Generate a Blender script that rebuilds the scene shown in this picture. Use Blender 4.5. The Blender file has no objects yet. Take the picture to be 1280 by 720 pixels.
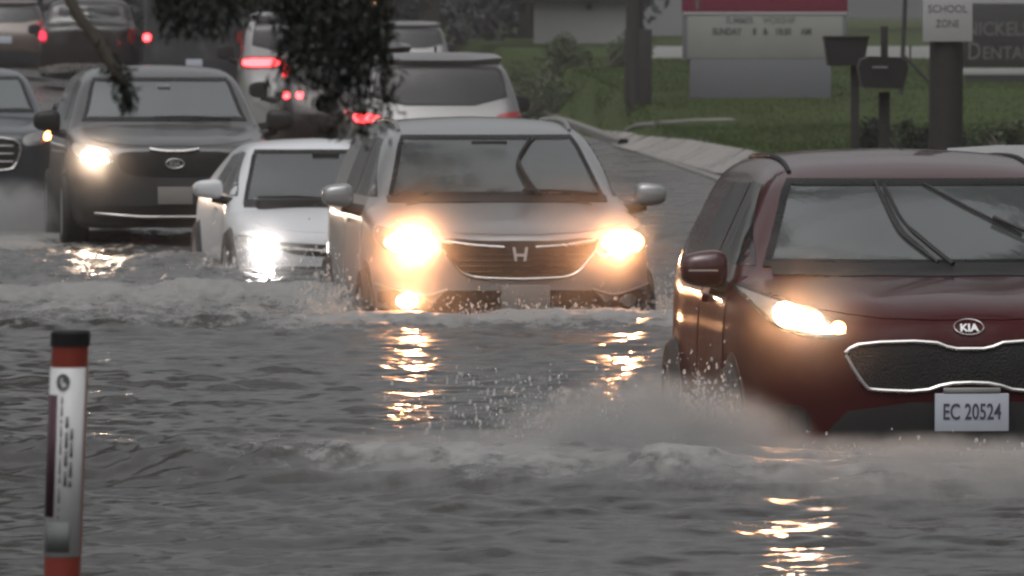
import bpy, bmesh, math, random
import numpy as np
from mathutils import Vector, Matrix
from mathutils.geometry import delaunay_2d_cdt

random.seed(7)
rng = np.random.default_rng(7)
scene = bpy.context.scene
col = scene.collection
F = 8000.0          # focal length of the long lens, in photograph pixels (1280 wide)
CAM_H = 1.6         # camera height over the flood water, which lies at z = 0
HORIZON = 85.0

# ------------------------------------------------------------------ helpers
def tag(o, label=None, cat=None, group=None, kind=None):
    if label: o['label'] = label
    if cat: o['category'] = cat
    if group: o['group'] = group
    if kind: o['kind'] = kind
    return o

def empty(name, loc, rz=0.0, label=None, cat=None, group=None):
    o = bpy.data.objects.new(name, None)
    o.empty_display_size = 0.3
    col.objects.link(o)
    o.location = loc
    o.rotation_euler = (0, 0, rz)
    return tag(o, label, cat, group)

def link(name, me, mat=None, parent=None, smooth=True, angle=None):
    if mat is not None:
        me.materials.append(mat)
    if smooth:
        me.polygons.foreach_set('use_smooth', [True] * len(me.polygons))
        if angle:
            me.set_sharp_from_angle(angle=math.radians(angle))
    o = bpy.data.objects.new(name, me)
    col.objects.link(o)
    if parent is not None:
        o.parent = parent
    return o

def mesh_py(name, v, f, mat=None, parent=None, smooth=False, angle=None, fix=False):
    me = bpy.data.meshes.new(name)
    me.from_pydata([tuple(map(float, p)) for p in v], [], [tuple(int(i) for i in q) for q in f])
    if fix:
        bm = bmesh.new(); bm.from_mesh(me)
        bmesh.ops.recalc_face_normals(bm, faces=bm.faces)
        bm.to_mesh(me); bm.free()
    me.update()
    return link(name, me, mat, parent, smooth, angle)

def mesh_np(name, V, Q, mat=None, parent=None, smooth=True):
    """big mesh straight from arrays; Q is (n,3) or (n,4)"""
    me = bpy.data.meshes.new(name)
    n, k = Q.shape
    me.vertices.add(len(V)); me.vertices.foreach_set('co', np.ascontiguousarray(V, np.float32).ravel())
    me.loops.add(n * k); me.loops.foreach_set('vertex_index', np.ascontiguousarray(Q, np.int32).ravel())
    me.polygons.add(n)
    me.polygons.foreach_set('loop_start', np.arange(0, n * k, k, dtype=np.int32))
    me.polygons.foreach_set('loop_total', np.full(n, k, np.int32))
    if smooth:
        me.polygons.foreach_set('use_smooth', np.ones(n, bool))
    me.update(calc_edges=True); me.validate()
    return link(name, me, mat, parent, smooth=False)

class MB:
    """collects shapes and links them as one mesh object"""
    def __init__(s): s.bm = bmesh.new()
    def box(s, c, size, rot=None, bevel=0.0):
        r = bmesh.ops.create_cube(s.bm, size=1.0)
        vs = r['verts']
        M = Matrix.Translation(c) @ (rot.to_4x4() if rot is not None else Matrix.Identity(4)) @ Matrix.Diagonal((*size, 1))
        bmesh.ops.transform(s.bm, matrix=M, verts=vs)
        if bevel > 0:
            es = list({e for v in vs for e in v.link_edges})
            bmesh.ops.bevel(s.bm, geom=es, offset=bevel, segments=2, affect='EDGES', profile=0.6)
        return s
    def tube(s, pts, radii, n=10, caps=True):
        pts = [Vector(p) for p in pts]
        if not hasattr(radii, '__len__'): radii = [radii] * len(pts)
        rings = []
        up = Vector((0.13, 0.21, 0.97))
        for i, p in enumerate(pts):
            d = (pts[min(i + 1, len(pts) - 1)] - pts[max(i - 1, 0)]).normalized()
            a = d.cross(up)
            if a.length < 1e-3: a = d.cross(Vector((1, 0, 0)))
            a.normalize(); b = d.cross(a).normalized()
            rings.append([s.bm.verts.new(p + (a * math.cos(t) + b * math.sin(t)) * radii[i])
                          for t in (2 * math.pi * k / n for k in range(n))])
        for A, B in zip(rings, rings[1:]):
            for k in range(n):
                s.bm.faces.new((A[k], A[(k + 1) % n], B[(k + 1) % n], B[k]))
        if caps:
            s.bm.faces.new(rings[0][::-1]); s.bm.faces.new(rings[-1])
        return s
    def lathe(s, prof, M=Matrix.Identity(4), n=32):
        rings = []
        for r, h in prof:
            rings.append([s.bm.verts.new(M @ Vector((r * math.cos(t), r * math.sin(t), h)))
                          for t in (2 * math.pi * k / n for k in range(n))])
        for A, B in zip(rings, rings[1:]):
            for k in range(n):
                s.bm.faces.new((A[k], A[(k + 1) % n], B[(k + 1) % n], B[k]))
        if prof[0][0] > 1e-4: s.bm.faces.new(rings[0][::-1])
        if prof[-1][0] > 1e-4: s.bm.faces.new(rings[-1])
        return s
    def ball(s, c, r, sub=2, M=None):
        q = bmesh.ops.create_icosphere(s.bm, subdivisions=sub, radius=1.0)
        T = Matrix.Translation(c) @ (M if M is not None else Matrix.Identity(4)) @ Matrix.Diagonal((*(r if hasattr(r, '__len__') else (r, r, r)), 1))
        bmesh.ops.transform(s.bm, matrix=T, verts=q['verts'])
        return s
    def prism(s, poly, y0, y1):
        """outline in (x,z), extruded along y"""
        a = [s.bm.verts.new((p[0], y0, p[1])) for p in poly]
        b = [s.bm.verts.new((p[0], y1, p[1])) for p in poly]
        n = len(poly)
        s.bm.faces.new(a); s.bm.faces.new(b[::-1])
        for i in range(n):
            s.bm.faces.new((a[i], b[i], b[(i + 1) % n], a[(i + 1) % n]))
        return s
    def build(s, name, mat, parent=None, smooth=True, angle=35):
        bmesh.ops.recalc_face_normals(s.bm, faces=s.bm.faces)
        me = bpy.data.meshes.new(name); s.bm.to_mesh(me); s.bm.free()
        return link(name, me, mat, parent, smooth, angle)

# ------------------------------------------------------------------ noise
def vnoise(x, y, seed=0):
    xi = np.floor(x).astype(np.int64); yi = np.floor(y).astype(np.int64)
    fx = x - xi; fy = y - yi
    fx = fx * fx * fx * (fx * (fx * 6 - 15) + 10); fy = fy * fy * fy * (fy * (fy * 6 - 15) + 10)
    def h(a, b):
        n = (a * 374761393 + b * 668265263 + seed * 974711) & 0x7fffffff
        n = ((n ^ (n >> 13)) * 1274126177) & 0x7fffffff
        return ((n ^ (n >> 16)) & 0xffff) / 65535.0
    return (h(xi, yi) * (1 - fx) + h(xi + 1, yi) * fx) * (1 - fy) + (h(xi, yi + 1) * (1 - fx) + h(xi + 1, yi + 1) * fx) * fy
def fbm(x, y, seed=0, oct=4):
    t = 0; a = 0.5; n = 0
    for i in range(oct):
        t = t + a * vnoise(x, y, seed + i * 17); n += a; a *= 0.5; x = x * 2.03 + 3.1; y = y * 2.03 + 1.7
    return t / n
def sstep(a, b, x):
    t = np.clip((x - a) / (b - a), 0, 1); return t * t * (3 - 2 * t)

# ------------------------------------------------------------------ materials
def nodes(name):
    m = bpy.data.materials.new(name); m.use_nodes = True
    nt = m.node_tree; nt.nodes.clear()
    out = nt.nodes.new('ShaderNodeOutputMaterial')
    return m, nt, out
def N(nt, t, **kw):
    n = nt.nodes.new(t)
    for k, v in kw.items():
        if k in n.inputs: n.inputs[k].default_value = v
        else: setattr(n, k, v)
    return n
def mat(name, c, rough=0.5, metal=0.0, coat=0.0, vary=0.12, vscale=6.0, bump=0.0, bscale=60.0, emit=None, estr=0.0, spec=0.5, ior=1.5, rvary=0.1):
    m, nt, out = nodes(name)
    p = N(nt, 'ShaderNodeBsdfPrincipled')
    tc = N(nt, 'ShaderNodeTexCoord')
    n1 = N(nt, 'ShaderNodeTexNoise', Scale=vscale, Detail=6.0, Roughness=0.6)
    nt.links.new(tc.outputs['Object'], n1.inputs['Vector'])
    mx = N(nt, 'ShaderNodeMix', data_type='RGBA')
    a = tuple(max(0, x * (1 - vary)) for x in c[:3]) + (1,); b = tuple(min(1, x * (1 + vary)) for x in c[:3]) + (1,)
    mx.inputs[6].default_value = a; mx.inputs[7].default_value = b
    nt.links.new(n1.outputs['Fac'], mx.inputs[0])
    nt.links.new(mx.outputs[2], p.inputs['Base Color'])
    mr = N(nt, 'ShaderNodeMapRange'); mr.inputs[1].default_value = 0.3; mr.inputs[2].default_value = 0.7
    mr.inputs[3].default_value = max(0.0, rough - rvary); mr.inputs[4].default_value = min(1, rough + rvary)
    nt.links.new(n1.outputs['Fac'], mr.inputs[0]); nt.links.new(mr.outputs[0], p.inputs['Roughness'])
    p.inputs['Metallic'].default_value = metal
    p.inputs['IOR'].default_value = ior
    p.inputs['Specular IOR Level'].default_value = spec
    p.inputs['Coat Weight'].default_value = coat; p.inputs['Coat Roughness'].default_value = 0.06
    if emit:
        p.inputs['Emission Color'].default_value = (*emit, 1); p.inputs['Emission Strength'].default_value = estr
    if bump > 0:
        n2 = N(nt, 'ShaderNodeTexNoise', Scale=bscale, Detail=3.0)
        nt.links.new(tc.outputs['Object'], n2.inputs['Vector'])
        bp = N(nt, 'ShaderNodeBump', Strength=bump, Distance=0.01)
        nt.links.new(n2.outputs['Fac'], bp.inputs['Height']); nt.links.new(bp.outputs[0], p.inputs['Normal'])
    nt.links.new(p.outputs[0], out.inputs[0])
    return m
def lamp_mat(name, c, s):
    m, nt, out = nodes(name)
    e = N(nt, 'ShaderNodeEmission'); e.inputs[0].default_value = (*c, 1); e.inputs[1].default_value = s
    nt.links.new(e.outputs[0], out.inputs[0]); return m
def paint(name, c, metal=0.3, rough=0.32, coat=0.8, grime=0.90):
    """wet car paint: clear coat beaded with rain, road film towards the sills"""
    m, nt, out = nodes(name)
    p = N(nt, 'ShaderNodeBsdfPrincipled')
    tc = N(nt, 'ShaderNodeTexCoord')
    n1 = N(nt, 'ShaderNodeTexNoise', Scale=3.0, Detail=8.0, Roughness=0.65)
    nt.links.new(tc.outputs['Object'], n1.inputs['Vector'])
    sep = N(nt, 'ShaderNodeSeparateXYZ'); nt.links.new(tc.outputs['Object'], sep.inputs[0])
    mr = N(nt, 'ShaderNodeMapRange'); mr.inputs[1].default_value = 0.95; mr.inputs[2].default_value = 0.25; mr.inputs[3].default_value = 0.0; mr.inputs[4].default_value = 0.75
    nt.links.new(sep.outputs[2], mr.inputs[0])
    mul = N(nt, 'ShaderNodeMath', operation='MULTIPLY'); nt.links.new(mr.outputs[0], mul.inputs[0]); nt.links.new(n1.outputs['Fac'], mul.inputs[1])
    mx = N(nt, 'ShaderNodeMix', data_type='RGBA'); mx.inputs[6].default_value = (*c, 1); mx.inputs[7].default_value = tuple(0.5 * x + 0.008 for x in c) + (1,)
    nt.links.new(mul.outputs[0], mx.inputs[0]); nt.links.new(mx.outputs[2], p.inputs['Base Color'])
    p.inputs['Metallic'].default_value = metal; p.inputs['Roughness'].default_value = rough
    g1 = N(nt, 'ShaderNodeMapRange', interpolation_type='SMOOTHSTEP'); g1.inputs[1].default_value = grime + 0.04; g1.inputs[2].default_value = grime - 0.16; nt.links.new(sep.outputs[2], g1.inputs[0])
    g2 = N(nt, 'ShaderNodeMapRange'); g2.inputs[1].default_value = 0.25; g2.inputs[2].default_value = 0.6; g2.inputs[3].default_value = 0.75; g2.inputs[4].default_value = 1.0; nt.links.new(n1.outputs['Fac'], g2.inputs[0])
    gm = N(nt, 'ShaderNodeMath', operation='MULTIPLY'); nt.links.new(g1.outputs[0], gm.inputs[0]); nt.links.new(g2.outputs[0], gm.inputs[1])
    for inp, v0, v1 in (('Coat Weight', coat, 0.04), ('Roughness', rough, 0.75), ('Specular IOR Level', 0.3, 0.06)):
        q = N(nt, 'ShaderNodeMapRange'); q.inputs[3].default_value = v0; q.inputs[4].default_value = v1
        nt.links.new(gm.outputs[0], q.inputs[0]); nt.links.new(q.outputs[0], p.inputs[inp])
    p.inputs['Coat Weight'].default_value = coat; p.inputs['Coat Roughness'].default_value = 0.045
    p.inputs['Specular IOR Level'].default_value = 0.3
    v = N(nt, 'ShaderNodeTexVoronoi', Scale=70.0); nt.links.new(tc.outputs['Object'], v.inputs['Vector'])
    mr2 = N(nt, 'ShaderNodeMapRange'); mr2.inputs[1].default_value = 0.0; mr2.inputs[2].default_value = 0.35; mr2.inputs[3].default_value = 1.0; mr2.inputs[4].default_value = 0.0
    nt.links.new(v.outputs['Distance'], mr2.inputs[0])
    bp = N(nt, 'ShaderNodeBump', Strength=0.04, Distance=0.004); nt.links.new(mr2.outputs[0], bp.inputs['Height'])
    nt.links.new(bp.outputs[0], p.inputs['Coat Normal'])
    nt.links.new(p.outputs[0], out.inputs[0]); return m
def glass(name, tint=(0.02, 0.022, 0.022), see=0.25, ior=1.7):
    """rain-wet car glass: reflective, partly seen through"""
    m, nt, out = nodes(name)
    p = N(nt, 'ShaderNodeBsdfPrincipled')
    p.inputs['Base Color'].default_value = (*tint, 1); p.inputs['IOR'].default_value = ior; p.inputs['Roughness'].default_value = 0.09
    tc = N(nt, 'ShaderNodeTexCoord')
    mp = N(nt, 'ShaderNodeMapping'); mp.inputs['Scale'].default_value = (1, 1, 0.35); nt.links.new(tc.outputs['Object'], mp.inputs[0])
    n = N(nt, 'ShaderNodeTexNoise', Scale=9.0, Detail=5.0); nt.links.new(mp.outputs[0], n.inputs['Vector'])
    n3 = N(nt, 'ShaderNodeTexNoise', Scale=2.3, Detail=4.0); nt.links.new(mp.outputs[0], n3.inputs['Vector'])
    rr = N(nt, 'ShaderNodeMapRange'); rr.inputs[1].default_value = 0.35; rr.inputs[2].default_value = 0.65; rr.inputs[3].default_value = 0.04; rr.inputs[4].default_value = 0.16
    nt.links.new(n3.outputs['Fac'], rr.inputs[0]); nt.links.new(rr.outputs[0], p.inputs['Roughness'])
    bp = N(nt, 'ShaderNodeBump', Strength=0.10, Distance=0.02); nt.links.new(n.outputs['Fac'], bp.inputs['Height'])
    nt.links.new(bp.outputs[0], p.inputs['Normal'])
    if see > 0:
        t = N(nt, 'ShaderNodeBsdfTransparent'); t.inputs[0].default_value = (0.75, 0.8, 0.78, 1)
        mx = N(nt, 'ShaderNodeMixShader'); mx.inputs[0].default_value = see
        nt.links.new(p.outputs[0], mx.inputs[1]); nt.links.new(t.outputs[0], mx.inputs[2]); nt.links.new(mx.outputs[0], out.inputs[0])
    else:
        nt.links.new(p.outputs[0], out.inputs[0])
    return m

M = dict(
    burgundy=paint('burgundy_paint', (0.032, 0.0016, 0.0030), 0.0, 0.3, 0.85, 1.04),
    silver=paint('silver_paint', (0.235, 0.24, 0.245), 0.45, 0.33),
    offwhite=paint('offwhite_paint', (0.20, 0.197, 0.197), 0.0, 0.35),
    white=paint('white_paint', (0.70, 0.71, 0.73), 0.0, 0.35),
    grey=paint('grey_paint', (0.062, 0.062, 0.063), 0.4, 0.32),
    blue=paint('slate_paint', (0.05, 0.055, 0.062), 0.4, 0.32),
    champagne=paint('champagne_paint', (0.16, 0.157, 0.157), 0.5, 0.33),
    darkbrown=paint('dark_brown_paint', (0.014, 0.010, 0.009), 0.3, 0.3),
    beige=paint('beige_paint', (0.085, 0.062, 0.052), 0.2, 0.35),
    vangrey=paint('van_grey_paint', (0.028, 0.028, 0.030), 0.2, 0.4),
    plastic=mat('black_plastic', (0.012, 0.0115, 0.0115), 0.5, bump=0.1, spec=0.3),
    gloss=mat('piano_black', (0.008, 0.008, 0.008), 0.3, spec=0.25),
    mesh=mat('grille_mesh', (0.005, 0.0048, 0.0048), 0.55, bump=0.8, bscale=120, spec=0.25),
    chrome=mat('chrome', (0.42, 0.41, 0.40), 0.25, 1.0),
    satin=mat('satin_metal', (0.35, 0.34, 0.33), 0.35, 0.9),
    rubber=mat('tyre_rubber', (0.014, 0.014, 0.014), 0.75, bump=0.3),
    alloy=mat('alloy', (0.30, 0.30, 0.30), 0.35, 0.9),
    seat=mat('seat_cloth', (0.05, 0.042, 0.036), 0.8, vscale=14),
    plate=mat('plate_white', (0.33, 0.35, 0.40), 0.4),
    plate_grey=mat('plate_grey', (0.20, 0.19, 0.18), 0.5),
    ink=mat('plate_ink', (0.04, 0.035, 0.06), 0.5),
    reflector=mat('lamp_reflector', (0.45, 0.44, 0.42), 0.22, 0.9),
    lens_red=mat('red_lens', (0.25, 0.012, 0.016), 0.2, coat=0.4),
    glass_clear=glass('windshield_glass', (0.052, 0.059, 0.059), 0.10, 2.4),
    glass_dark=glass('tinted_glass', (0.018, 0.018, 0.020), 0.0, 1.55),
    glass_rear=glass('rear_window_glass', (0.012, 0.012, 0.014), 0.0, 1.38),
    glass_grey=glass('rear_glass', (0.060, 0.068, 0.069), 0.0, 2.4),
    beam_warm=lamp_mat('warm_headlight', (1.0, 0.50, 0.21), 70.0),
    lit_warm=lamp_mat('reflector_glow', (1.0, 0.42, 0.16), 7.0),  # emission round the bulb that widens the headlight core like bloom
    lit_near=lamp_mat('reflector_glow_near', (1.0, 0.40, 0.16), 2.2),
    lit_white=lamp_mat('reflector_glow_white', (1.0, 0.90, 0.85), 7.0),
    beam_near=lamp_mat('near_headlight', (1.0, 0.54, 0.26), 60.0),
    beam_warm2=lamp_mat('warm_headlight_far', (1.0, 0.76, 0.56), 90.0),
    beam_white=lamp_mat('white_headlight', (1.0, 0.94, 0.90), 110.0),
    fog=lamp_mat('fog_lamp', (1.0, 0.56, 0.28), 90.0),
    amber=lamp_mat('amber_lamp', (1.0, 0.38, 0.10), 12.0),
    brake=lamp_mat('brake_lamp', (1.0, 0.045, 0.05), 6.0),
    tail=lamp_mat('tail_lamp', (1.0, 0.05, 0.10), 0.9),
    bark=mat('bark', (0.055, 0.045, 0.036), 0.85, vary=0.4, bump=0.8, bscale=18),
    leaf=mat('leaf', (0.028, 0.042, 0.020), 0.45, vary=0.5, vscale=3),
    leaf_dark=mat('leaf_dark', (0.008, 0.011, 0.007), 0.6, vary=0.5, vscale=20, spec=0.2),
    leaf_far=mat('leaf_far', (0.014, 0.016, 0.014), 0.6, vary=0.5, vscale=0.6),
    hedge=mat('hedge_leaf', (0.034, 0.050, 0.014), 0.55, vary=0.5, vscale=2),
    grass=mat('grass', (0.032, 0.048, 0.011), 0.7, vary=0.35, vscale=0.3, spec=0.1),
    pole=mat('pole_wood', (0.012, 0.010, 0.009), 0.8, vary=0.4, bump=0.7, bscale=30),
    concrete=mat('concrete', (0.175, 0.158, 0.146), 0.35, vary=0.25, vscale=0.9, bump=0.15, rvary=0.2),
    kerb=mat('kerb_concrete', (0.125, 0.117, 0.108), 0.4, vary=0.25, vscale=2),
    dirt=mat('wet_dirt', (0.040, 0.034, 0.024), 0.5, vary=0.5, vscale=1.5),
    maroon=mat('maroon_panel', (0.13, 0.012, 0.032), 0.35),
    board=mat('letter_board', (0.18, 0.185, 0.172), 0.35, vary=0.1, vscale=2),
    signbase=mat('sign_base', (0.09, 0.094, 0.102), 0.7, vary=0.15, vscale=3, bump=0.3),
    signwhite=mat('sign_white', (0.27, 0.268, 0.272), 0.4, vary=0.08),
    signblack=mat('sign_black', (0.018, 0.016, 0.016), 0.4),
    lettergrey=mat('letter_grey', (0.085, 0.082, 0.078), 0.5),
    letterdark=mat('letter_dark', (0.03, 0.03, 0.028), 0.6),
    letterfaint=mat('letter_faint', (0.10, 0.10, 0.095), 0.6),
    mailbox=mat('mailbox_metal', (0.012, 0.011, 0.011), 0.45, 0.0, spec=0.3),
    wall=mat('pale_wall', (0.24, 0.24, 0.235), 0.7, vary=0.12, vscale=0.8),
    wallgrey=mat('grey_wall', (0.17, 0.17, 0.18), 0.7, vary=0.15, vscale=0.8),
    signdim=mat('sign_white_aged', (0.30, 0.295, 0.30), 0.4),
    roof=mat('roof_dark', (0.05, 0.04, 0.04), 0.7),
    pane=mat('window_pane', (0.03, 0.032, 0.035), 0.1),
    orange=mat('orange_plastic', (0.18, 0.022, 0.012), 0.4, vary=0.12),
    label=mat('white_sticker', (0.50, 0.50, 0.505), 0.4, vary=0.08, vscale=20),
    purple=mat('purple_stripe', (0.045, 0.012, 0.022), 0.5),
    marks=mat('grey_marks', (0.09, 0.09, 0.10), 0.6),
    marks_faint=mat('faint_marks', (0.11, 0.12, 0.115), 0.6),
    cap=mat('black_cap', (0.008, 0.008, 0.008), 0.6, spec=0.2),
    wire=mat('cable', (0.02, 0.02, 0.02), 0.6),
    droplet=mat('flying_water', (0.75, 0.74, 0.73), 0.12, spec=0.8),
    badge=mat('badge_silver', (0.60, 0.60, 0.60), 0.35, 0.2),
)

# ------------------------------------------------------------------ ground shape
def lin(x, xs, ys): return np.interp(x, xs, ys)
def kerb_x(Y): return lin(Y, [0, 25, 45, 57, 67, 83, 107, 130, 160, 250, 430], [6.4, 5.2, 4.1, 3.55, 3.1, 2.5, 1.73, 0.9, -0.6, -6, -20])
def ground_z(X, Y):
    X = np.asarray(X, float); Y = np.asarray(Y, float)
    t = X - kerb_x(Y)
    base = lin(Y, [-30, 7, 11, 15, 20, 45, 57, 68, 84, 107, 130, 160, 250, 430], [0.5, 0.45, 0.12, -0.2, -0.39, -0.39, -0.05, 0.03, 0.17, 0.27, 0.45, 0.8, 1.9, 3.5])
    tilt = lin(Y, [0, 66, 84, 123, 200, 430], [0, 0, 0.05, 0.095, 0.09, 0.0])
    left = np.clip(-t - 2.0, 0, 12) * tilt
    B = lin(Y, [0, 45, 57, 67, 84, 107, 114, 118, 130, 160, 430], [0.6, 0.6, 0.35, 0.28, 0.34, 0.36, 0.62, 0.80, 0.98, 1.2, 1.5])
    bank = np.clip(t / 0.7, 0, 1) ** 1.5 * B
    bank = bank + np.clip(t - 0.7, 0, 30) * lin(Y, [0, 50, 84, 130, 430], [0.05, 0.05, 0.02, 0.0, 0.0])
    farleft = np.clip(-t - 15, 0, 8) * lin(Y, [0, 70, 120], [0.1, 0.1, 0.02])
    return base + left + bank + farleft
def unproject(px, py):
    dx = (px - 640) / F; dz = (HORIZON - py) / F
    lo = 30.0
    for Y in np.arange(40, 400, 0.25):
        if CAM_H + dz * Y < ground_z(dx * Y, Y): lo = Y; break
    return dx * lo, lo

# ------------------------------------------------------------------ car bodies
def chaikin(p, n=2, closed=True):
    p = np.asarray(p, float)
    for _ in range(n):
        q = np.roll(p, -1, 0)
        a = 0.75 * p + 0.25 * q; b = 0.25 * p + 0.75 * q
        p = np.stack([a, b], 1).reshape(-1, 2)
    return p
class Grid2:
    """signed distance of a closed outline, sampled on a grid"""
    def __init__(s, poly, res=0.012, pad=0.35):
        poly = np.asarray(poly, float)
        s.lo = poly.min(0) - pad; hi = poly.max(0) + pad; s.res = res
        s.n = np.ceil((hi - s.lo) / res).astype(int) + 1
        gx = s.lo[0] + np.arange(s.n[0]) * res; gy = s.lo[1] + np.arange(s.n[1]) * res
        Xg, Yg = np.meshgrid(gx, gy, indexing='ij')
        d = np.full(Xg.shape, 1e9); sgn = np.zeros(Xg.shape, int)
        for a, b in zip(poly, np.roll(poly, -1, 0)):
            e = b - a; L = e @ e
            if L < 1e-12: continue
            wx, wy = Xg - a[0], Yg - a[1]
            t = np.clip((wx * e[0] + wy * e[1]) / L, 0, 1)
            d = np.minimum(d, (wx - e[0] * t) ** 2 + (wy - e[1] * t) ** 2)
            c = (a[1] > Yg) != (b[1] > Yg)
            if abs(e[1]) > 1e-12:
                c &= Xg < e[0] * (Yg - a[1]) / e[1] + a[0]
                sgn += c
        s.g = np.sqrt(d) * np.where(sgn % 2 == 1, -1, 1)
        for _ in range(2):   # soften the crease lines a little
            g = np.pad(s.g, 1, mode='edge')
            s.g = (g[:-2, 1:-1] + g[2:, 1:-1] + g[1:-1, :-2] + g[1:-1, 2:] + 2 * s.g) / 6
    def __call__(s, a, b):
        u = np.clip((a - s.lo[0]) / s.res, 0, s.n[0] - 1.001); v = np.clip((b - s.lo[1]) / s.res, 0, s.n[1] - 1.001)
        i = u.astype(int); j = v.astype(int); fu = u - i; fv = v - j
        g = s.g
        return (g[i, j] * (1 - fu) + g[i + 1, j] * fu) * (1 - fv) + (g[i, j + 1] * (1 - fu) + g[i + 1, j + 1] * fu) * fv
def smax(a, b, k):
    h = np.clip(0.5 + 0.5 * (a - b) / k, 0, 1)
    return b * (1 - h) + a * h + k * h * (1 - h)

class Car:
    """one closed shell from side, plan and front outlines, blended; panels are laid on its true surface"""
    def __init__(s, side, plan, front, crown=0.05, bow=0.16, belt=1.0, k=0.08, creases=()):
        s.S = Grid2(chaikin(side, 2)); s.L = max(p[0] for p in side)
        pl = list(plan) + [(-x, y) for x, y in plan[::-1]]
        fr = list(front) + [(-x, z) for x, z in front[::-1]]
        s.P = Grid2(chaikin(pl, 2)); s.Fr = Grid2(chaikin(fr, 2))
        s.crown, s.bow, s.belt, s.k, s.creases = crown, bow, belt, k, creases
        s.H = max(p[1] for p in side); s.W = max(p[0] for p in front)
    def f(s, x, y, z):
        x2 = x * x
        b = s.bow * sstep(s.belt - 0.1, s.belt + 0.2, z)
        yy = y - b * x2 * (1.0 - 1.5 * sstep(0.42 * s.L, 0.66 * s.L, y))
        a = s.S(yy, z + s.crown * x2)
        c = smax(s.P(x, y), s.Fr(x, z), s.k * 0.8)
        r = smax(a, c, s.k)
        for (x0, w, d, y0, y1) in s.creases:       # raised lines along the bonnet
            r = r - d * np.exp(-((np.abs(x) - x0) / w) ** 2) * sstep(y0, y0 + 0.2, y) * (1 - sstep(y1 - 0.2, y1, y)) * sstep(0.72, 0.86, z)
        return r
    def normal(s, P):
        e = 0.012
        x, y, z = P.T
        g = np.stack([s.f(x + e, y, z) - s.f(x - e, y, z), s.f(x, y + e, z) - s.f(x, y - e, z), s.f(x, y, z + e) - s.f(x, y, z - e)], 1)
        return g / (np.linalg.norm(g, axis=1, keepdims=True) + 1e-9)
    def cast(s, O, D, tmax, steps=120):
        """first entry along rays O + t D"""
        n = len(O); t0 = np.zeros(n); hit = np.zeros(n, bool); best = np.full(n, 1e9); bt = np.zeros(n)
        lo = np.zeros(n); hi = np.zeros(n)
        for i in range(1, steps + 1):
            t = tmax * i / steps
            v = s.f(*(O + D * t).T)
            new = (~hit) & (v < 0)
            lo[new] = tmax * (i - 1) / steps; hi[new] = t; hit |= new
            m = v < best; best[m] = v[m]; bt[m] = t
        lo[~hit] = bt[~hit]; hi[~hit] = bt[~hit]
        for _ in range(16):
            mid = (lo + hi) / 2; v = s.f(*(O + D * mid[:, None]).T)
            ins = v < 0
            hi = np.where(ins, mid, hi); lo = np.where(ins, lo, mid)
        return O + D * hi[:, None]
    def lay(s, p2, axis):
        p2 = np.asarray(p2, float); n = len(p2); z = np.zeros(n)
        a, b = p2.T
        if axis == 'front': O = np.stack([a, z - 0.2, b], 1); D = np.tile([0, 1.0, 0], (n, 1)); T = s.L * 0.75
        elif axis == 'rear': O = np.stack([a, z + s.L + 0.2, b], 1); D = np.tile([0, -1.0, 0], (n, 1)); T = s.L * 0.6
        elif axis == 'left': O = np.stack([z - 1.3, a, b], 1); D = np.tile([1.0, 0, 0], (n, 1)); T = 1.3
        elif axis == 'right': O = np.stack([z + 1.3, a, b], 1); D = np.tile([-1.0, 0, 0], (n, 1)); T = 1.3
        else: O = np.stack([a, b, z + 2.9], 1); D = np.tile([0, 0, -1.0], (n, 1)); T = 2.6
        return s.cast(O, D, T)
    def shell(s, name, m, parent, nth=150, nphi=44, dy=0.03, zc=0.62, cut=()):
        L = s.L; ya, yb = 1.0, L - 0.8
        th = np.linspace(0, 2 * math.pi, nth, endpoint=False)
        ph = np.linspace(0.02, math.pi / 2, nphi)
        ys = np.arange(ya + dy, yb - dy / 2, dy)
        rows_o, rows_d = [], []
        for p in ph:
            rows_o.append((ya, zc)); rows_d.append((math.sin(p), -math.cos(p)))
        for y in ys:
            rows_o.append((y, zc)); rows_d.append((1.0, 0.0))
        for p in ph[::-1]:
            rows_o.append((yb, zc)); rows_d.append((math.sin(p), math.cos(p)))
        R = len(rows_o)
        O = np.zeros((R, nth, 3)); D = np.zeros((R, nth, 3))
        for i, ((y, z), (r, a)) in enumerate(zip(rows_o, rows_d)):
            O[i, :, 1] = y; O[i, :, 2] = z
            D[i, :, 0] = np.cos(th) * r; D[i, :, 2] = np.sin(th) * r; D[i, :, 1] = a
        O = O.reshape(-1, 3); D = D.reshape(-1, 3)
        lo = np.zeros(len(O)); hi = np.full(len(O), 2.4)
        for _ in range(22):
            mid = (lo + hi) / 2; ins = s.f(*(O + D * mid[:, None]).T) < 0
            lo = np.where(ins, mid, lo); hi = np.where(ins, hi, mid)
        V = O + D * lo[:, None]
        idx = np.arange(R * nth).reshape(R, nth)
        A = idx[:-1]; B = idx[1:]
        Q = np.stack([A, np.roll(A, -1, 1), np.roll(B, -1, 1), B], -1).reshape(-1, 4)
        keep = np.ones(len(Q), bool)
        Cn = V[Q].mean(1)
        for axis, poly, (u0, u1) in cut:
            poly = densify(np.asarray(poly, float), 0.03); poly = poly + inward(poly) * 0.026
            u, v, w = (Cn[:, 0], Cn[:, 2], Cn[:, 1]) if axis in ('front', 'rear') else (Cn[:, 1], Cn[:, 2], Cn[:, 0])
            ins = np.zeros(len(Q), int)
            for a, b in zip(poly, np.roll(poly, -1, 0)):
                c = (a[1] > v) != (b[1] > v)
                with np.errstate(divide='ignore', invalid='ignore'):
                    c &= u < (b[0] - a[0]) * (v - a[1]) / (b[1] - a[1] + 1e-12) + a[0]
                ins += c
            keep &= ~((ins % 2 == 1) & (w > u0) & (w < u1))
        Q = Q[keep]
        # close nose and tail
        caps = [tuple(idx[0][::-1]), tuple(idx[-1])]
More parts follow.
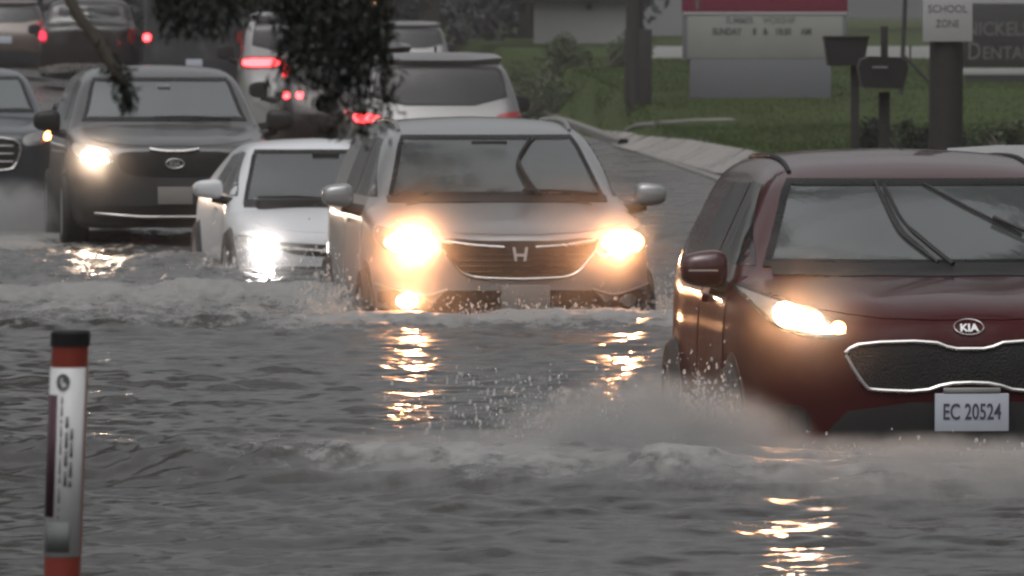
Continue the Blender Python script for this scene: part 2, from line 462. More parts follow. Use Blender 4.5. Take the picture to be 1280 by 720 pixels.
        me = bpy.data.meshes.new(name)
        me.from_pydata(V.tolist(), [], [tuple(q[::-1]) for q in Q.tolist()] + [tuple(int(i) for i in c[::-1]) for c in caps])
        bm = bmesh.new(); bm.from_mesh(me); bmesh.ops.recalc_face_normals(bm, faces=bm.faces); bm.to_mesh(me); bm.free()
        return link(name, me, m, parent, True, 60)
    def panel(s, name, poly, axis, m, parent, off=0.004, thick=0.01, res=0.035, smooth=1, flat=False):
        b = densify(chaikin(poly, smooth) if smooth else np.asarray(poly, float), res)
        lo, hi = b.min(0), b.max(0)
        gx, gy = np.meshgrid(np.arange(lo[0] + res / 2, hi[0], res), np.arange(lo[1] + res / 2, hi[1], res))
        g = np.stack([gx.ravel(), gy.ravel()], 1)
        g = g[inside(g, b, res * 0.45)]
        pts = [Vector(p) for p in np.concatenate([b, g])]
        nb = len(b)
        vs, es, fs, *_ = delaunay_2d_cdt(pts, [(i, (i + 1) % nb) for i in range(nb)], [], 1, 1e-6)
        p2 = np.array([(v.x, v.y) for v in vs])
        P = s.lay(p2, axis); Nn = s.normal(P)
        if flat:
            Nn = np.tile({'front': [0, -1.0, 0], 'rear': [0, 1.0, 0], 'left': [-1.0, 0, 0], 'right': [1.0, 0, 0], 'top': [0, 0, 1.0]}[axis], (len(P), 1))
            k = 1 if axis in ('front', 'rear') else 0 if axis in ('left', 'right') else 2
            P[:, k] = P[:, k].min() if axis in ('front', 'left') else P[:, k].max()
        T = P + Nn * off; Bm = P - Nn * thick
        n = len(P)
        faces = [tuple(f) for f in fs]
        cnt = {}
        for f in faces:
            for i in range(len(f)):
                e = (f[i], f[(i + 1) % len(f)]); cnt[e] = 1
        rim = [e for e in cnt if (e[1], e[0]) not in cnt]
        F2 = faces + [tuple(i + n for i in f[::-1]) for f in faces] + [(a, a + n, b2 + n, b2) for a, b2 in rim]
        return mesh_py(name, np.concatenate([T, Bm]), F2, m, parent, True, 38, fix=True)
    def ring(s, name, poly, axis, m, parent, w=0.05, off=0.006, thick=0.01, res=0.03, smooth=1):
        b = densify(chaikin(poly, smooth) if smooth else np.asarray(poly, float), res)
        nn = inward(b)
        loops = [b + nn * t for t in (0, w * 0.33, w * 0.67, w)]
        P = s.lay(np.concatenate(loops), axis); Nn = s.normal(P)
        k = len(b); nL = len(loops)
        V = np.concatenate([P + Nn * off, P - Nn * thick]); n = len(P)
        Fs = []
        for j in range(nL - 1):
            for i in range(k):
                a, c = j * k + i, j * k + (i + 1) % k; d, e = c + k, a + k
                Fs.append((a, c, d, e)); Fs.append((e + n, d + n, c + n, a + n))
        for i in range(k):
            a, c = i, (i + 1) % k; Fs.append((c, a, a + n, c + n))
            a, c = (nL - 1) * k + i, (nL - 1) * k + (i + 1) % k; Fs.append((a, c, c + n, a + n))
        return mesh_py(name, V, Fs, m, parent, True, 40, fix=True)
    def path(s, pts, axis, off, res=0.03, closed=False, smooth=2):
        p = np.asarray(pts, float)
        if closed: p = densify(chaikin(p, smooth), res); p = np.concatenate([p, p[:1]])
        else:
            q = [p[0]]
            for a, b in zip(p, p[1:]):
                k = max(1, int(np.linalg.norm(b - a) / res)); q += [a + (b - a) * i / k for i in range(1, k + 1)]
            p = np.array(q)
            for _ in range(3): p[1:-1] = (p[:-2] + 2 * p[1:-1] + p[2:]) / 4
        P = s.lay(p, axis)
        return P + s.normal(P) * off
    def trim(s, name, pts, axis, m, parent, r=0.008, off=0.006, closed=False, smooth=2):
        return MB().tube(s.path(pts, axis, off, closed=closed, smooth=smooth), r, 8).build(name, m, parent)
def densify(p, res):
    q = []
    for a, b in zip(p, np.roll(p, -1, 0)):
        k = max(1, int(math.ceil(np.linalg.norm(b - a) / res))); q += [a + (b - a) * i / k for i in range(k)]
    return np.array(q)
def inside(g, b, margin):
    ins = np.zeros(len(g), int); d = np.full(len(g), 1e9)
    for a, c in zip(b, np.roll(b, -1, 0)):
        e = c - a; t = np.clip(((g - a) @ e) / (e @ e + 1e-12), 0, 1)
        d = np.minimum(d, np.linalg.norm(g - a - t[:, None] * e, axis=1))
        k = (a[1] > g[:, 1]) != (c[1] > g[:, 1])
        if abs(e[1]) > 1e-12: k &= g[:, 0] < e[0] * (g[:, 1] - a[1]) / e[1] + a[0]; ins += k
    return (ins % 2 == 1) & (d > margin)
def inward(b):
    t = np.roll(b, -1, 0) - np.roll(b, 1, 0); t /= np.linalg.norm(t, axis=1, keepdims=True) + 1e-9
    n = np.stack([-t[:, 1], t[:, 0]], 1)
    area = 0.5 * np.sum(b[:, 0] * np.roll(b[:, 1], -1) - np.roll(b[:, 0], -1) * b[:, 1])
    n = n if area > 0 else -n
    for _ in range(2): n = (np.roll(n, 1, 0) + 2 * n + np.roll(n, -1, 0)) / 4
    return n
def mir(p): return [(-x, y) for x, y in p][::-1]
def sym(half):
    """right half outline from top centre to bottom centre -> full"""
    return list(half) + [(-x, z) for x, z in half[::-1]]

def text_mesh(name, body, size, m, parent, loc, rot=None, extrude=0.0015, align='CENTER', shear=0.0, scale_x=1.0, offset=0.0):
    cu = bpy.data.curves.new(name, 'FONT'); cu.body = body; cu.size = size; cu.extrude = extrude; cu.align_x = align; cu.align_y = 'CENTER'
    cu.offset = offset; cu.resolution_u = 4
    o = bpy.data.objects.new(name, cu); col.objects.link(o)
    dg = bpy.context.evaluated_depsgraph_get()
    me = bpy.data.meshes.new_from_object(o.evaluated_get(dg)); me.name = name
    bpy.data.objects.remove(o); bpy.data.curves.remove(cu)
    R = rot if rot is not None else Matrix.Rotation(math.radians(90), 4, 'X')
    me.transform(Matrix.Translation(loc) @ R @ Matrix.Diagonal((scale_x, 1, 1, 1)))
    me.materials.clear()
    return link(name, me, m, parent, smooth=False)

def wheel(parent, x, y, r=0.36, w=0.235, spokes=5):
    sg = 1 if x > 0 else -1
    R = Matrix.Translation((x, y, r)) @ Matrix.Rotation(math.radians(90) * sg, 4, 'Y')
    h = w / 2
    t = MB().lathe([(r * 0.62, -h), (r * 0.9, -h), (r * 0.985, -h * 0.72), (r, -h * 0.3), (r, h * 0.3), (r * 0.985, h * 0.72), (r * 0.9, h), (r * 0.64, h), (r * 0.62, h * 0.8)], R, 36)
    root = t.build('wheel', M['rubber'], parent)
    b = MB().lathe([(r * 0.63, h * 0.96), (r * 0.60, h * 0.9), (r * 0.56, h * 0.3), (r * 0.2, h * 0.2), (0.001, h * 0.2)], R, 32)
    b.lathe([(r * 0.16, h * 0.2), (r * 0.14, h * 0.75), (0.001, h * 0.8)], R, 16)
    for k in range(spokes):
        a = 2 * math.pi * k / spokes
        Rm = (R @ Matrix.Rotation(a, 4, 'Z'))
        q = bmesh.ops.create_cube(b.bm, size=1.0)
        bmesh.ops.transform(b.bm, matrix=Rm @ Matrix.Translation((r * 0.36, 0, h * 0.6)) @ Matrix.Diagonal((r * 0.48, r * 0.13, h * 0.3, 1)), verts=q['verts'])
    b.build('rim', M['alloy'], root)
    return root

def mirror(parent, x, y, z, m, size=(0.11, 0.09, 0.085), light=False):
    sg = 1 if x > 0 else -1
    b = MB()
    q = bmesh.ops.create_icosphere(b.bm, subdivisions=3, radius=1.0)
    for v in q['verts']:
        c = v.co
        c.x, c.y, c.z = [math.copysign(abs(k) ** 0.62, k) for k in c]
        if c.y > 0.25: c.y = 0.25 + (c.y - 0.25) * 0.15
        c.z *= 1.0 - 0.16 * sg * c.x
        c.x, c.y, c.z = c.x * size[0] + x, c.y * size[1] + y, c.z * size[2] + z
    o = b.build('mirror', m, parent, True, 55)
    MB().tube([(x - sg * 0.04, y + 0.01, z - size[2] * 0.85), (x - sg * 0.10, y, z - size[2] * 0.9 - 0.02), (x - sg * 0.24, y + 0.01, z - size[2] - 0.045)], [0.045, 0.036, 0.045], 10).build('mirror_arm', M['plastic'], o)
    if light:
        MB().box((x - sg * -0.01, y - size[1] - 0.001, z - 0.005), (0.13, 0.006, 0.008), bevel=0.002).build('indicator', M['satin'], o)
    return o

def interior(parent, y, zs, w=0.36, wheel_side=1):
    for sx in (-1, 1):
        b = MB().box((sx * w, y + 0.85, zs), (0.46, 0.16, 0.62), Matrix.Rotation(math.radians(-12), 3, 'X'), 0.06)
        b.box((sx * w, y + 0.52, zs - 0.30), (0.48, 0.52, 0.16), None, 0.05)
        b.box((sx * w, y + 0.95, zs + 0.40), (0.25, 0.09, 0.17), None, 0.04)
        b.build('seat', M['seat'], parent)
    MB().box((0, y, zs - 0.02), (1.25, 0.42, 0.22), None, 0.06).build('dashboard', M['plastic'], parent)
    ring = [(wheel_side * w + 0.18 * math.cos(t), y + 0.32 - 0.05 * math.sin(t), zs + 0.08 + 0.17 * math.sin(t)) for t in np.linspace(0, 2 * math.pi, 25)]
    MB().tube(ring, 0.015, 8, False).build('steering_wheel', M['plastic'], parent)

def wiper(car, parent, pts, r=0.009, off=0.03, blade=None):
    P = car.path(pts, 'front', off)
    o = MB().tube(P, [r * 1.25] * (len(P) // 2) + [r * 0.9] * (len(P) - len(P) // 2), 8).build('wiper', M['plastic'], parent)
    if blade is not None:
        MB().tube(car.path(blade, 'front', 0.012), 0.007, 6).build('wiper_blade', M['rubber'], o)
    return o

def rail(car, parent, x, y0, y1, rad, m='satin', lift=0.024):
    ys = np.linspace(y0, y1, 14)
    P = car.lay([(x, y) for y in ys], 'top')
    P[:, 2] += lift * np.clip(np.minimum(np.arange(14), 13 - np.arange(14)) / 1.2, 0.1, 1)
    MB().tube(P, rad, 8).build('roof_rail', M[m], parent)

def beam(car, parent, x, z, power, colour, off=0.05, axis='front', cone=44, aim=0.0):
    P = car.lay([(x, z)], axis)[0]
    l = bpy.data.lights.new('headlamp_beam', 'SPOT'); l.energy = power; l.color = colour; l.spot_size = math.radians(cone); l.spot_blend = 1.0; l.shadow_soft_size = 0.045
    o = bpy.data.objects.new('headlamp_beam', l); col.objects.link(o); o.parent = parent
    o.location = (P[0], P[1] - off, P[2]); o.rotation_euler = Vector((math.sin(math.radians(aim)), math.cos(math.radians(aim)), 0.02)).to_track_quat('Z', 'Y').to_euler()
    return o

def arches(car, parent, W, ys, r=0.40):
    for ax, sx in (('left', -1), ('right', 1)):
        for y in ys:
            poly = [(y + r * math.cos(t), 0.36 + r * math.sin(t)) for t in np.linspace(math.radians(-20), math.radians(200), 18)]
            car.panel('wheel_arch', poly, ax, M['plastic'], parent, 0.004, 0.02, 0.06, 0)
    for sx in (-1, 1):
        for y in ys: wheel(parent, sx * (W - 0.10), y)

# ---------------------------------------------------------------- silhouettes
def suv_side(L, H, hood=0.98, cowl=1.12, cy=1.22, ry=2.02, tail=0.12, nose=0.0):
    return [(0.16, 0.20), (0.03, 0.27), (nose, 0.45), (nose, 0.62), (0.02, 0.78), (0.08, hood - 0.07), (0.22, hood), (0.65, hood + 0.07), (cy - 0.1, cowl - 0.02),
            (cy + 0.02, cowl), (ry - 0.25, H - 0.19), (ry, H - 0.085), (ry + 0.45, H - 0.015), (ry + 1.0, H), (L - 0.75, H - 0.03), (L - 0.42, H - 0.09),
            (L - 0.30, H - 0.22), (L - tail, 1.05), (L - 0.01, 0.92), (L, 0.55), (L - 0.05, 0.28), (L - 0.25, 0.22)]
def suv_plan(L, W, round_=0.0):
    return [(0.0, 0.0), (0.28, 0.01), (0.52, 0.05 + round_ * 0.5), (0.72, 0.15 + round_), (W - 0.09, 0.34 + round_), (W - 0.02, 0.62), (W, 1.05), (W - 0.005, 2.0), (W, L - 1.2), (W - 0.04, L - 0.45), (W - 0.14, L - 0.1), (0.45, L), (0.0, L)]
def suv_front(W, H, belt=1.06, rw=0.60):
    return [(0.0, 0.18), (W - 0.14, 0.20), (W - 0.04, 0.32), (W, 0.55), (W - 0.005, 0.80), (W - 0.04, belt - 0.05), (W - 0.085, belt + 0.02), (rw + 0.09, H - 0.24), (rw + 0.02, H - 0.09), (rw - 0.12, H - 0.012), (0.0, H + 0.02)]

WARM = (1.0, 0.43, 0.19)
def place(px, s, z=None):
    """front-centre ground position for a thing whose middle shows at column px at s pixels per metre"""
    Y = F / s; X = (px - 640) / s
    return (X, Y, float(ground_z(X, Y)) if z is None else z)

# ================================================================ burgundy SUV
def burgundy_suv():
    W, H, L = 0.945, 1.63, 4.48
    r = empty('compact_suv', place(1215, 300, -0.38), math.radians(3.7),
              'burgundy compact SUV with mesh grille, wading nearest the camera through the flood', 'suv', 'cars driving through the flood')
    c = Car(suv_side(L, H, 0.97, 1.10, 1.20, 1.95), suv_plan(L, W, -0.045), suv_front(W, H, 1.04, 0.62), 0.06, 0.17, 1.0, 0.10,
            creases=((0.42, 0.10, 0.016, 0.15, 1.25), (0.0, 0.16, 0.006, 0.1, 1.2)))
    ws = [(-0.735, 1.11), (0.735, 1.11), (0.695, 1.20), (0.605, 1.43), (0.57, 1.485), (-0.57, 1.485), (-0.605, 1.43), (-0.695, 1.20)]
    c.shell('body', M['burgundy'], r, cut=[('front', ws, (0.9, 2.4))])
    c.panel('windshield', ws, 'front', M['glass_clear'], r, 0.003, 0.004, 0.035, 0)
    c.ring('windshield_surround', ws, 'front', M['gloss'], r, 0.030, 0.006, 0.012, 0.03, 0)
    c.panel('hood', [(-0.66, 0.98), (-0.72, 0.55), (-0.56, 0.24), (-0.3, 0.13), (0.3, 0.13), (0.56, 0.24), (0.72, 0.55), (0.66, 0.98), (0.3, 1.12), (-0.3, 1.12)], 'top', M['burgundy'], r, 0.004, 0.01, 0.04, 1)
    c.panel('cowl', [(-0.70, 1.075), (0.70, 1.075), (0.70, 1.125), (-0.70, 1.125)], 'front', M['plastic'], r, 0.008, 0.01, 0.04, 0)
    for sg in (-1, 1):
        hl = [(0.49, 0.865), (0.56, 0.845), (0.74, 0.86), (0.845, 0.93), (0.88, 1.04), (0.83, 1.035), (0.70, 0.985), (0.56, 0.92)]
        hl = hl if sg > 0 else mir(hl)
        h = c.panel('headlight', hl, 'front', M['reflector'], r, 0.006, 0.02, 0.025, 1)
        c.ring('bezel', hl, 'front', M['gloss'], h, 0.014, 0.010, 0.01, 0.02, 1)
        c.panel('reflector_glow', [(sg * (0.70 + 0.10 * math.cos(t)), 0.925 + 0.046 * math.sin(t)) for t in np.linspace(0, 2 * math.pi, 18, endpoint=False)], 'front', M['lit_near'], h, 0.011, 0.004, 0.025, 0)  # self-glowing disc standing in for bloom round the bulb
        lamp = [(sg * (0.735 + 0.058 * math.cos(t)), 0.930 + 0.045 * math.sin(t)) for t in np.linspace(0, 2 * math.pi, 16, endpoint=False)]
        c.panel('bulb', lamp, 'front', M['beam_near'], h, 0.016, 0.004, 0.02, 0)
        lamp = [(sg * (0.64 + 0.036 * math.cos(t)), 0.906 + 0.026 * math.sin(t)) for t in np.linspace(0, 2 * math.pi, 14, endpoint=False)]
        c.panel('bulb', lamp, 'front', M['beam_warm2'], h, 0.016, 0.004, 0.02, 0)
        lamp = [(sg * (0.545 + 0.03 * math.cos(t)), 0.887 + 0.022 * math.sin(t)) for t in np.linspace(0, 2 * math.pi, 12, endpoint=False)]
        c.panel('indicator', lamp, 'front', M['amber'], h, 0.016, 0.004, 0.02, 0)
        fp = [(0.66, 0.44), (0.82, 0.46), (0.84, 0.58), (0.66, 0.56)]
        fg = c.panel('fog_lamp_pod', fp if sg > 0 else mir(fp), 'front', M['gloss'], r, 0.003, 0.02, 0.04, 1)
        for k in range(4):
            cx, cz = sg * (0.705 + 0.065 * (k % 2)), 0.48 + 0.05 * (k // 2)
            c.panel('fog_lamp', [(cx - .026, cz - .02), (cx + .026, cz - .02), (cx + .026, cz + .02), (cx - .026, cz + .02)], 'front', M['plastic'], fg, 0.007, 0.01, 0.02, 0)
        ax = 'left' if sg < 0 else 'right'
        c.panel('side_window', [(1.37, 1.115), (2.35, 1.115), (2.35, 1.47), (2.02, 1.46)], ax, M['glass_dark'], r, 0.003, 0.01, 0.05, 0)
        c.panel('side_window', [(2.44, 1.115), (3.25, 1.125), (3.18, 1.44), (2.44, 1.46)], ax, M['glass_dark'], r, 0.003, 0.01, 0.05, 0)
        d = c.panel('door', [(1.22, 0.36), (2.36, 0.36), (2.38, 1.07), (1.30, 1.07), (1.24, 0.8)], ax, M['burgundy'], r, 0.004, 0.01, 0.05, 0)
        c.panel('handle', [(2.08, 0.93), (2.28, 0.935), (2.28, 0.965), (2.08, 0.96)], ax, M['burgundy'], d, 0.03, 0.01, 0.03, 0)
        d = c.panel('door', [(2.40, 0.36), (3.15, 0.36), (3.42, 0.75), (3.42, 1.08), (2.42, 1.07)], ax, M['burgundy'], r, 0.004, 0.01, 0.05, 0)
        mirror(r, sg * 0.985, 1.46, 1.10, M['burgundy'], (0.105, 0.10, 0.080), True)
        rail(c, r, sg * 0.55, 2.0, 3.7, 0.011, 'plastic', 0.006)
    gr = sym([(0.0, 0.805), (0.075, 0.805), (0.16, 0.838), (0.45, 0.83), (0.52, 0.80), (0.515, 0.765), (0.44, 0.645), (0.40, 0.635), (0.20, 0.628), (0.10, 0.662), (0.0, 0.666)])
    g = c.panel('grille', gr, 'front', M['mesh'], r, 0.004, 0.02, 0.03, 1)
    c.trim('grille_frame', gr, 'front', M['chrome'], g, 0.0095, 0.006, True, 1)
    low = [(-0.70, 0.20), (0.70, 0.20), (0.62, 0.44), (0.48, 0.585), (-0.48, 0.585), (-0.62, 0.44)]
    c.panel('lower_bumper', low, 'front', M['plastic'], r, 0.006, 0.02, 0.04, 1)
    P = c.lay([(0.0, 0.50)], 'front')[0]
    pl = MB().box((0.0, P[1] - 0.035, 0.545), (0.31, 0.014, 0.158), None, 0.004).build('license_plate', M['plate'], r)
    MB().box((0.0, P[1] - 0.035, 0.637), (0.24, 0.02, 0.022), None, 0.004).build('plate_holder', M['satin'], pl)
    text_mesh('plate_text', 'EC 20524', 0.094, M['ink'], pl, (0.0, P[1] - 0.0435, 0.545), scale_x=0.66, offset=0.001)
    P = c.lay([(0.0, 0.893)], 'front')[0]
    e = [(0.062 * math.cos(t), 0.893 + 0.030 * math.sin(t)) for t in np.linspace(0, 2 * math.pi, 28, endpoint=False)]
    em = c.trim('emblem', e, 'front', M['satin'], r, 0.0025, 0.007, True, 0)
    text_mesh('emblem_text', 'KIA', 0.047, M['badge'], em, (0, P[1] - 0.012, 0.892), scale_x=1.05, extrude=0.003, offset=0.0015, rot=Matrix.Rotation(math.radians(65), 4, 'X'))
    wiper(c, r, [(0.08, 1.10), (0.045, 1.13), (-0.11, 1.28), (-0.16, 1.44)], blade=[(0.02, 1.125), (-0.13, 1.25), (-0.16, 1.36), (-0.19, 1.47)])
    wiper(c, r, [(0.68, 1.10), (0.52, 1.20), (0.30, 1.30)], 0.011, blade=[(0.42, 1.24), (0.20, 1.355), (0.02, 1.46)])
    MB().box((0, 1.78, 1.42), (0.24, 0.03, 0.06), None, 0.01).build('rear_view_mirror', M['plastic'], r)
    for sg in (-1, 1):
        beam(c, r, sg * 0.735, 0.930, 26, WARM)
    interior(r, 1.35, 0.98)
    arches(c, r, W, (0.86, 3.52))
    return r
burgundy_suv()

# ================================================================ silver SUV
def silver_suv():
    W, H, L = 0.925, 1.68, 4.58
    r = empty('mid_size_suv', place(651, 198, -0.39), math.radians(6.6),
              'silver SUV with both warm headlights glaring and one fog lamp lit, pushing a bow wave', 'suv', 'cars driving through the flood')
    c = Car(suv_side(L, H, 0.98, 1.13, 1.22, 2.02), suv_plan(L, W, 0.02), suv_front(W, H, 1.08, 0.63), 0.05, 0.16, 1.0, 0.09,
            creases=((0.50, 0.09, 0.014, 0.2, 1.3),))
    ws = [(-0.71, 1.15), (0.71, 1.15), (0.675, 1.25), (0.60, 1.48), (0.565, 1.545), (-0.565, 1.545), (-0.60, 1.48), (-0.675, 1.25)]
    c.shell('body', M['silver'], r, cut=[('front', ws, (0.9, 2.4))])
    c.panel('windshield', ws, 'front', M['glass_clear'], r, 0.003, 0.004, 0.035, 0)
    c.ring('windshield_surround', ws, 'front', M['gloss'], r, 0.030, 0.006, 0.012, 0.03, 0)
    c.panel('hood', [(-0.68, 1.0), (-0.74, 0.55), (-0.60, 0.26), (-0.3, 0.13), (0.3, 0.13), (0.60, 0.26), (0.74, 0.55), (0.68, 1.0), (0.3, 1.14), (-0.3, 1.14)], 'top', M['silver'], r, 0.004, 0.01, 0.04, 1)
    c.panel('cowl', [(-0.72, 1.115), (0.72, 1.115), (0.72, 1.155), (-0.72, 1.155)], 'front', M['plastic'], r, 0.008, 0.01, 0.04, 0)
    for sg in (-1, 1):
        hl = [(0.50, 0.79), (0.62, 0.79), (0.80, 0.82), (0.875, 0.88), (0.87, 0.99), (0.78, 0.965), (0.60, 0.90), (0.49, 0.86)]
        h = c.panel('headlight', hl if sg > 0 else mir(hl), 'front', M['reflector'], r, 0.006, 0.02, 0.025, 1)
        lamp = [(sg * (0.67 + 0.085 * math.cos(t)), 0.885 + 0.056 * math.sin(t)) for t in np.linspace(0, 2 * math.pi, 16, endpoint=False)]
        c.panel('reflector_glow', [(sg * (0.675 + 0.15 * math.cos(t)), 0.880 + 0.072 * math.sin(t)) for t in np.linspace(0, 2 * math.pi, 18, endpoint=False)], 'front', M['lit_warm'], h, 0.011, 0.004, 0.025, 0)  # glowing oval added so the headlight core and its reflection look broader
        c.panel('bulb', lamp, 'front', M['beam_warm'], h, 0.016, 0.004, 0.02, 0)
        fp = [(0.54, 0.44), (0.86, 0.47), (0.86, 0.60), (0.56, 0.53)]
        fg = c.panel('fog_lamp', fp if sg > 0 else mir(fp), 'front', M['plastic'], r, 0.004, 0.02, 0.03, 1)
        fl = [(sg * (0.70 + 0.055 * math.cos(t)), 0.515 + 0.04 * math.sin(t)) for t in np.linspace(0, 2 * math.pi, 14, endpoint=False)]
        c.panel('bulb', fl, 'front', M['fog'] if sg < 0 else M['reflector'], fg, 0.012, 0.004, 0.02, 0)
        ax = 'left' if sg < 0 else 'right'
        c.panel('side_window', [(1.41, 1.15), (2.40, 1.15), (2.40, 1.53), (2.08, 1.52)], ax, M['glass_dark'], r, 0.003, 0.01, 0.05, 0)
        c.panel('side_window', [(2.48, 1.15), (3.35, 1.16), (3.28, 1.50), (2.48, 1.52)], ax, M['glass_dark'], r, 0.003, 0.01, 0.05, 0)
        d = c.panel('door', [(1.26, 0.36), (2.42, 0.36), (2.44, 1.11), (1.34, 1.11), (1.28, 0.8)], ax, M['silver'], r, 0.004, 0.01, 0.05, 0)
        c.panel('handle', [(2.12, 0.97), (2.32, 0.975), (2.32, 1.005), (2.12, 1.0)], ax, M['chrome'], d, 0.03, 0.01, 0.03, 0)
        c.panel('door', [(2.46, 0.36), (3.25, 0.36), (3.5, 0.75), (3.5, 1.11), (2.47, 1.11)], ax, M['silver'], r, 0.004, 0.01, 0.05, 0)
        mirror(r, sg * 1.03, 1.50, 1.16, M['silver'], (0.105, 0.09, 0.075))
        rail(c, r, sg * 0.57, 2.1, 3.85, 0.015)
    gr = sym([(0.0, 0.895), (0.25, 0.895), (0.44, 0.915), (0.50, 0.90), (0.47, 0.80), (0.36, 0.69), (0.30, 0.668), (0.0, 0.655)])
    g = c.panel('grille', gr, 'front', M['mesh'], r, 0.004, 0.02, 0.03, 1)
    bar = [(-0.52, 0.895), (-0.40, 0.875), (-0.12, 0.855), (-0.10, 0.82), (0.10, 0.82), (0.12, 0.855), (0.40, 0.875), (0.52, 0.895), (0.52, 0.87), (0.40, 0.85), (0.13, 0.83), (0.11, 0.80), (-0.11, 0.80), (-0.13, 0.83), (-0.40, 0.85), (-0.52, 0.87)]
    c.trim('grille_bar', [(0.10, 0.852), (0.28, 0.862), (0.50, 0.89)], 'front', M['chrome'], g, 0.011, 0.012)
    c.trim('grille_bar', [(-0.10, 0.852), (-0.28, 0.862), (-0.50, 0.89)], 'front', M['chrome'], g, 0.011, 0.012)
    c.trim('grille_frame', [(-0.49, 0.84), (-0.37, 0.69), (-0.28, 0.665), (0.0, 0.655), (0.28, 0.665), (0.37, 0.69), (0.49, 0.84)], 'front', M['chrome'], g, 0.009, 0.008)
    for k in range(4):
        z = 0.70 + 0.035 * k
        c.trim('grille_slat', [(-0.36 - 0.02 * k, z), (0.36 + 0.02 * k, z)], 'front', M['gloss'], g, 0.006, 0.006)
    P = c.lay([(0.0, 0.815)], 'front')[0]
    em = MB()
    y0 = P[1] - 0.016
    for sg in (-1, 1):
        em.prism([(sg * 0.020, 0.770), (sg * 0.036, 0.770), (sg * 0.049, 0.858), (sg * 0.032, 0.858)], y0 - 0.010, y0)
    em.box((0, y0 - 0.005, 0.808), (0.056, 0.010, 0.017))
    em.build('emblem', M['badge'], r)
    low = [(-0.88, 0.20), (0.88, 0.20), (0.88, 0.46), (0.55, 0.50), (0.47, 0.585), (-0.47, 0.585), (-0.55, 0.50), (-0.88, 0.46)]
    c.panel('lower_bumper', low, 'front', M['plastic'], r, 0.003, 0.02, 0.04, 0)
    c.trim('bumper_trim', [(0.46, 0.59), (0.60, 0.545), (0.72, 0.58), (0.87, 0.615)], 'front', M['satin'], r, 0.008, 0.006)
    c.trim('bumper_trim', [(-0.46, 0.59), (-0.60, 0.545), (-0.72, 0.58), (-0.87, 0.615)], 'front', M['satin'], r, 0.008, 0.006)
    P = c.lay([(0.0, 0.54)], 'front')[0]
    MB().box((0.03, P[1] - 0.03, 0.54), (0.31, 0.012, 0.16), None, 0.004).build('license_plate', M['plate_grey'], r)
    wiper(c, r, [(0.27, 1.14), (0.22, 1.20), (0.15, 1.36), (0.27, 1.50)], 0.012, blade=[(0.21, 1.17), (0.14, 1.34), (0.22, 1.45), (0.31, 1.52)])
    wiper(c, r, [(0.66, 1.14), (0.4, 1.165), (0.16, 1.17)], 0.010)
    MB().box((0, 1.80, 1.475), (0.24, 0.03, 0.07), None, 0.012).build('rear_view_mirror', M['plastic'], r)
    for sg, pw, am in ((-1, 130, 13), (1, 80, 18)): beam(c, r, sg * 0.67, 0.885, pw, WARM, cone=38, aim=am)
    beam(c, r, -0.70, 0.515, 16, WARM)
    interior(r, 1.38, 1.03)
    arches(c, r, W, (0.90, 3.55))
    return r
silver_suv()

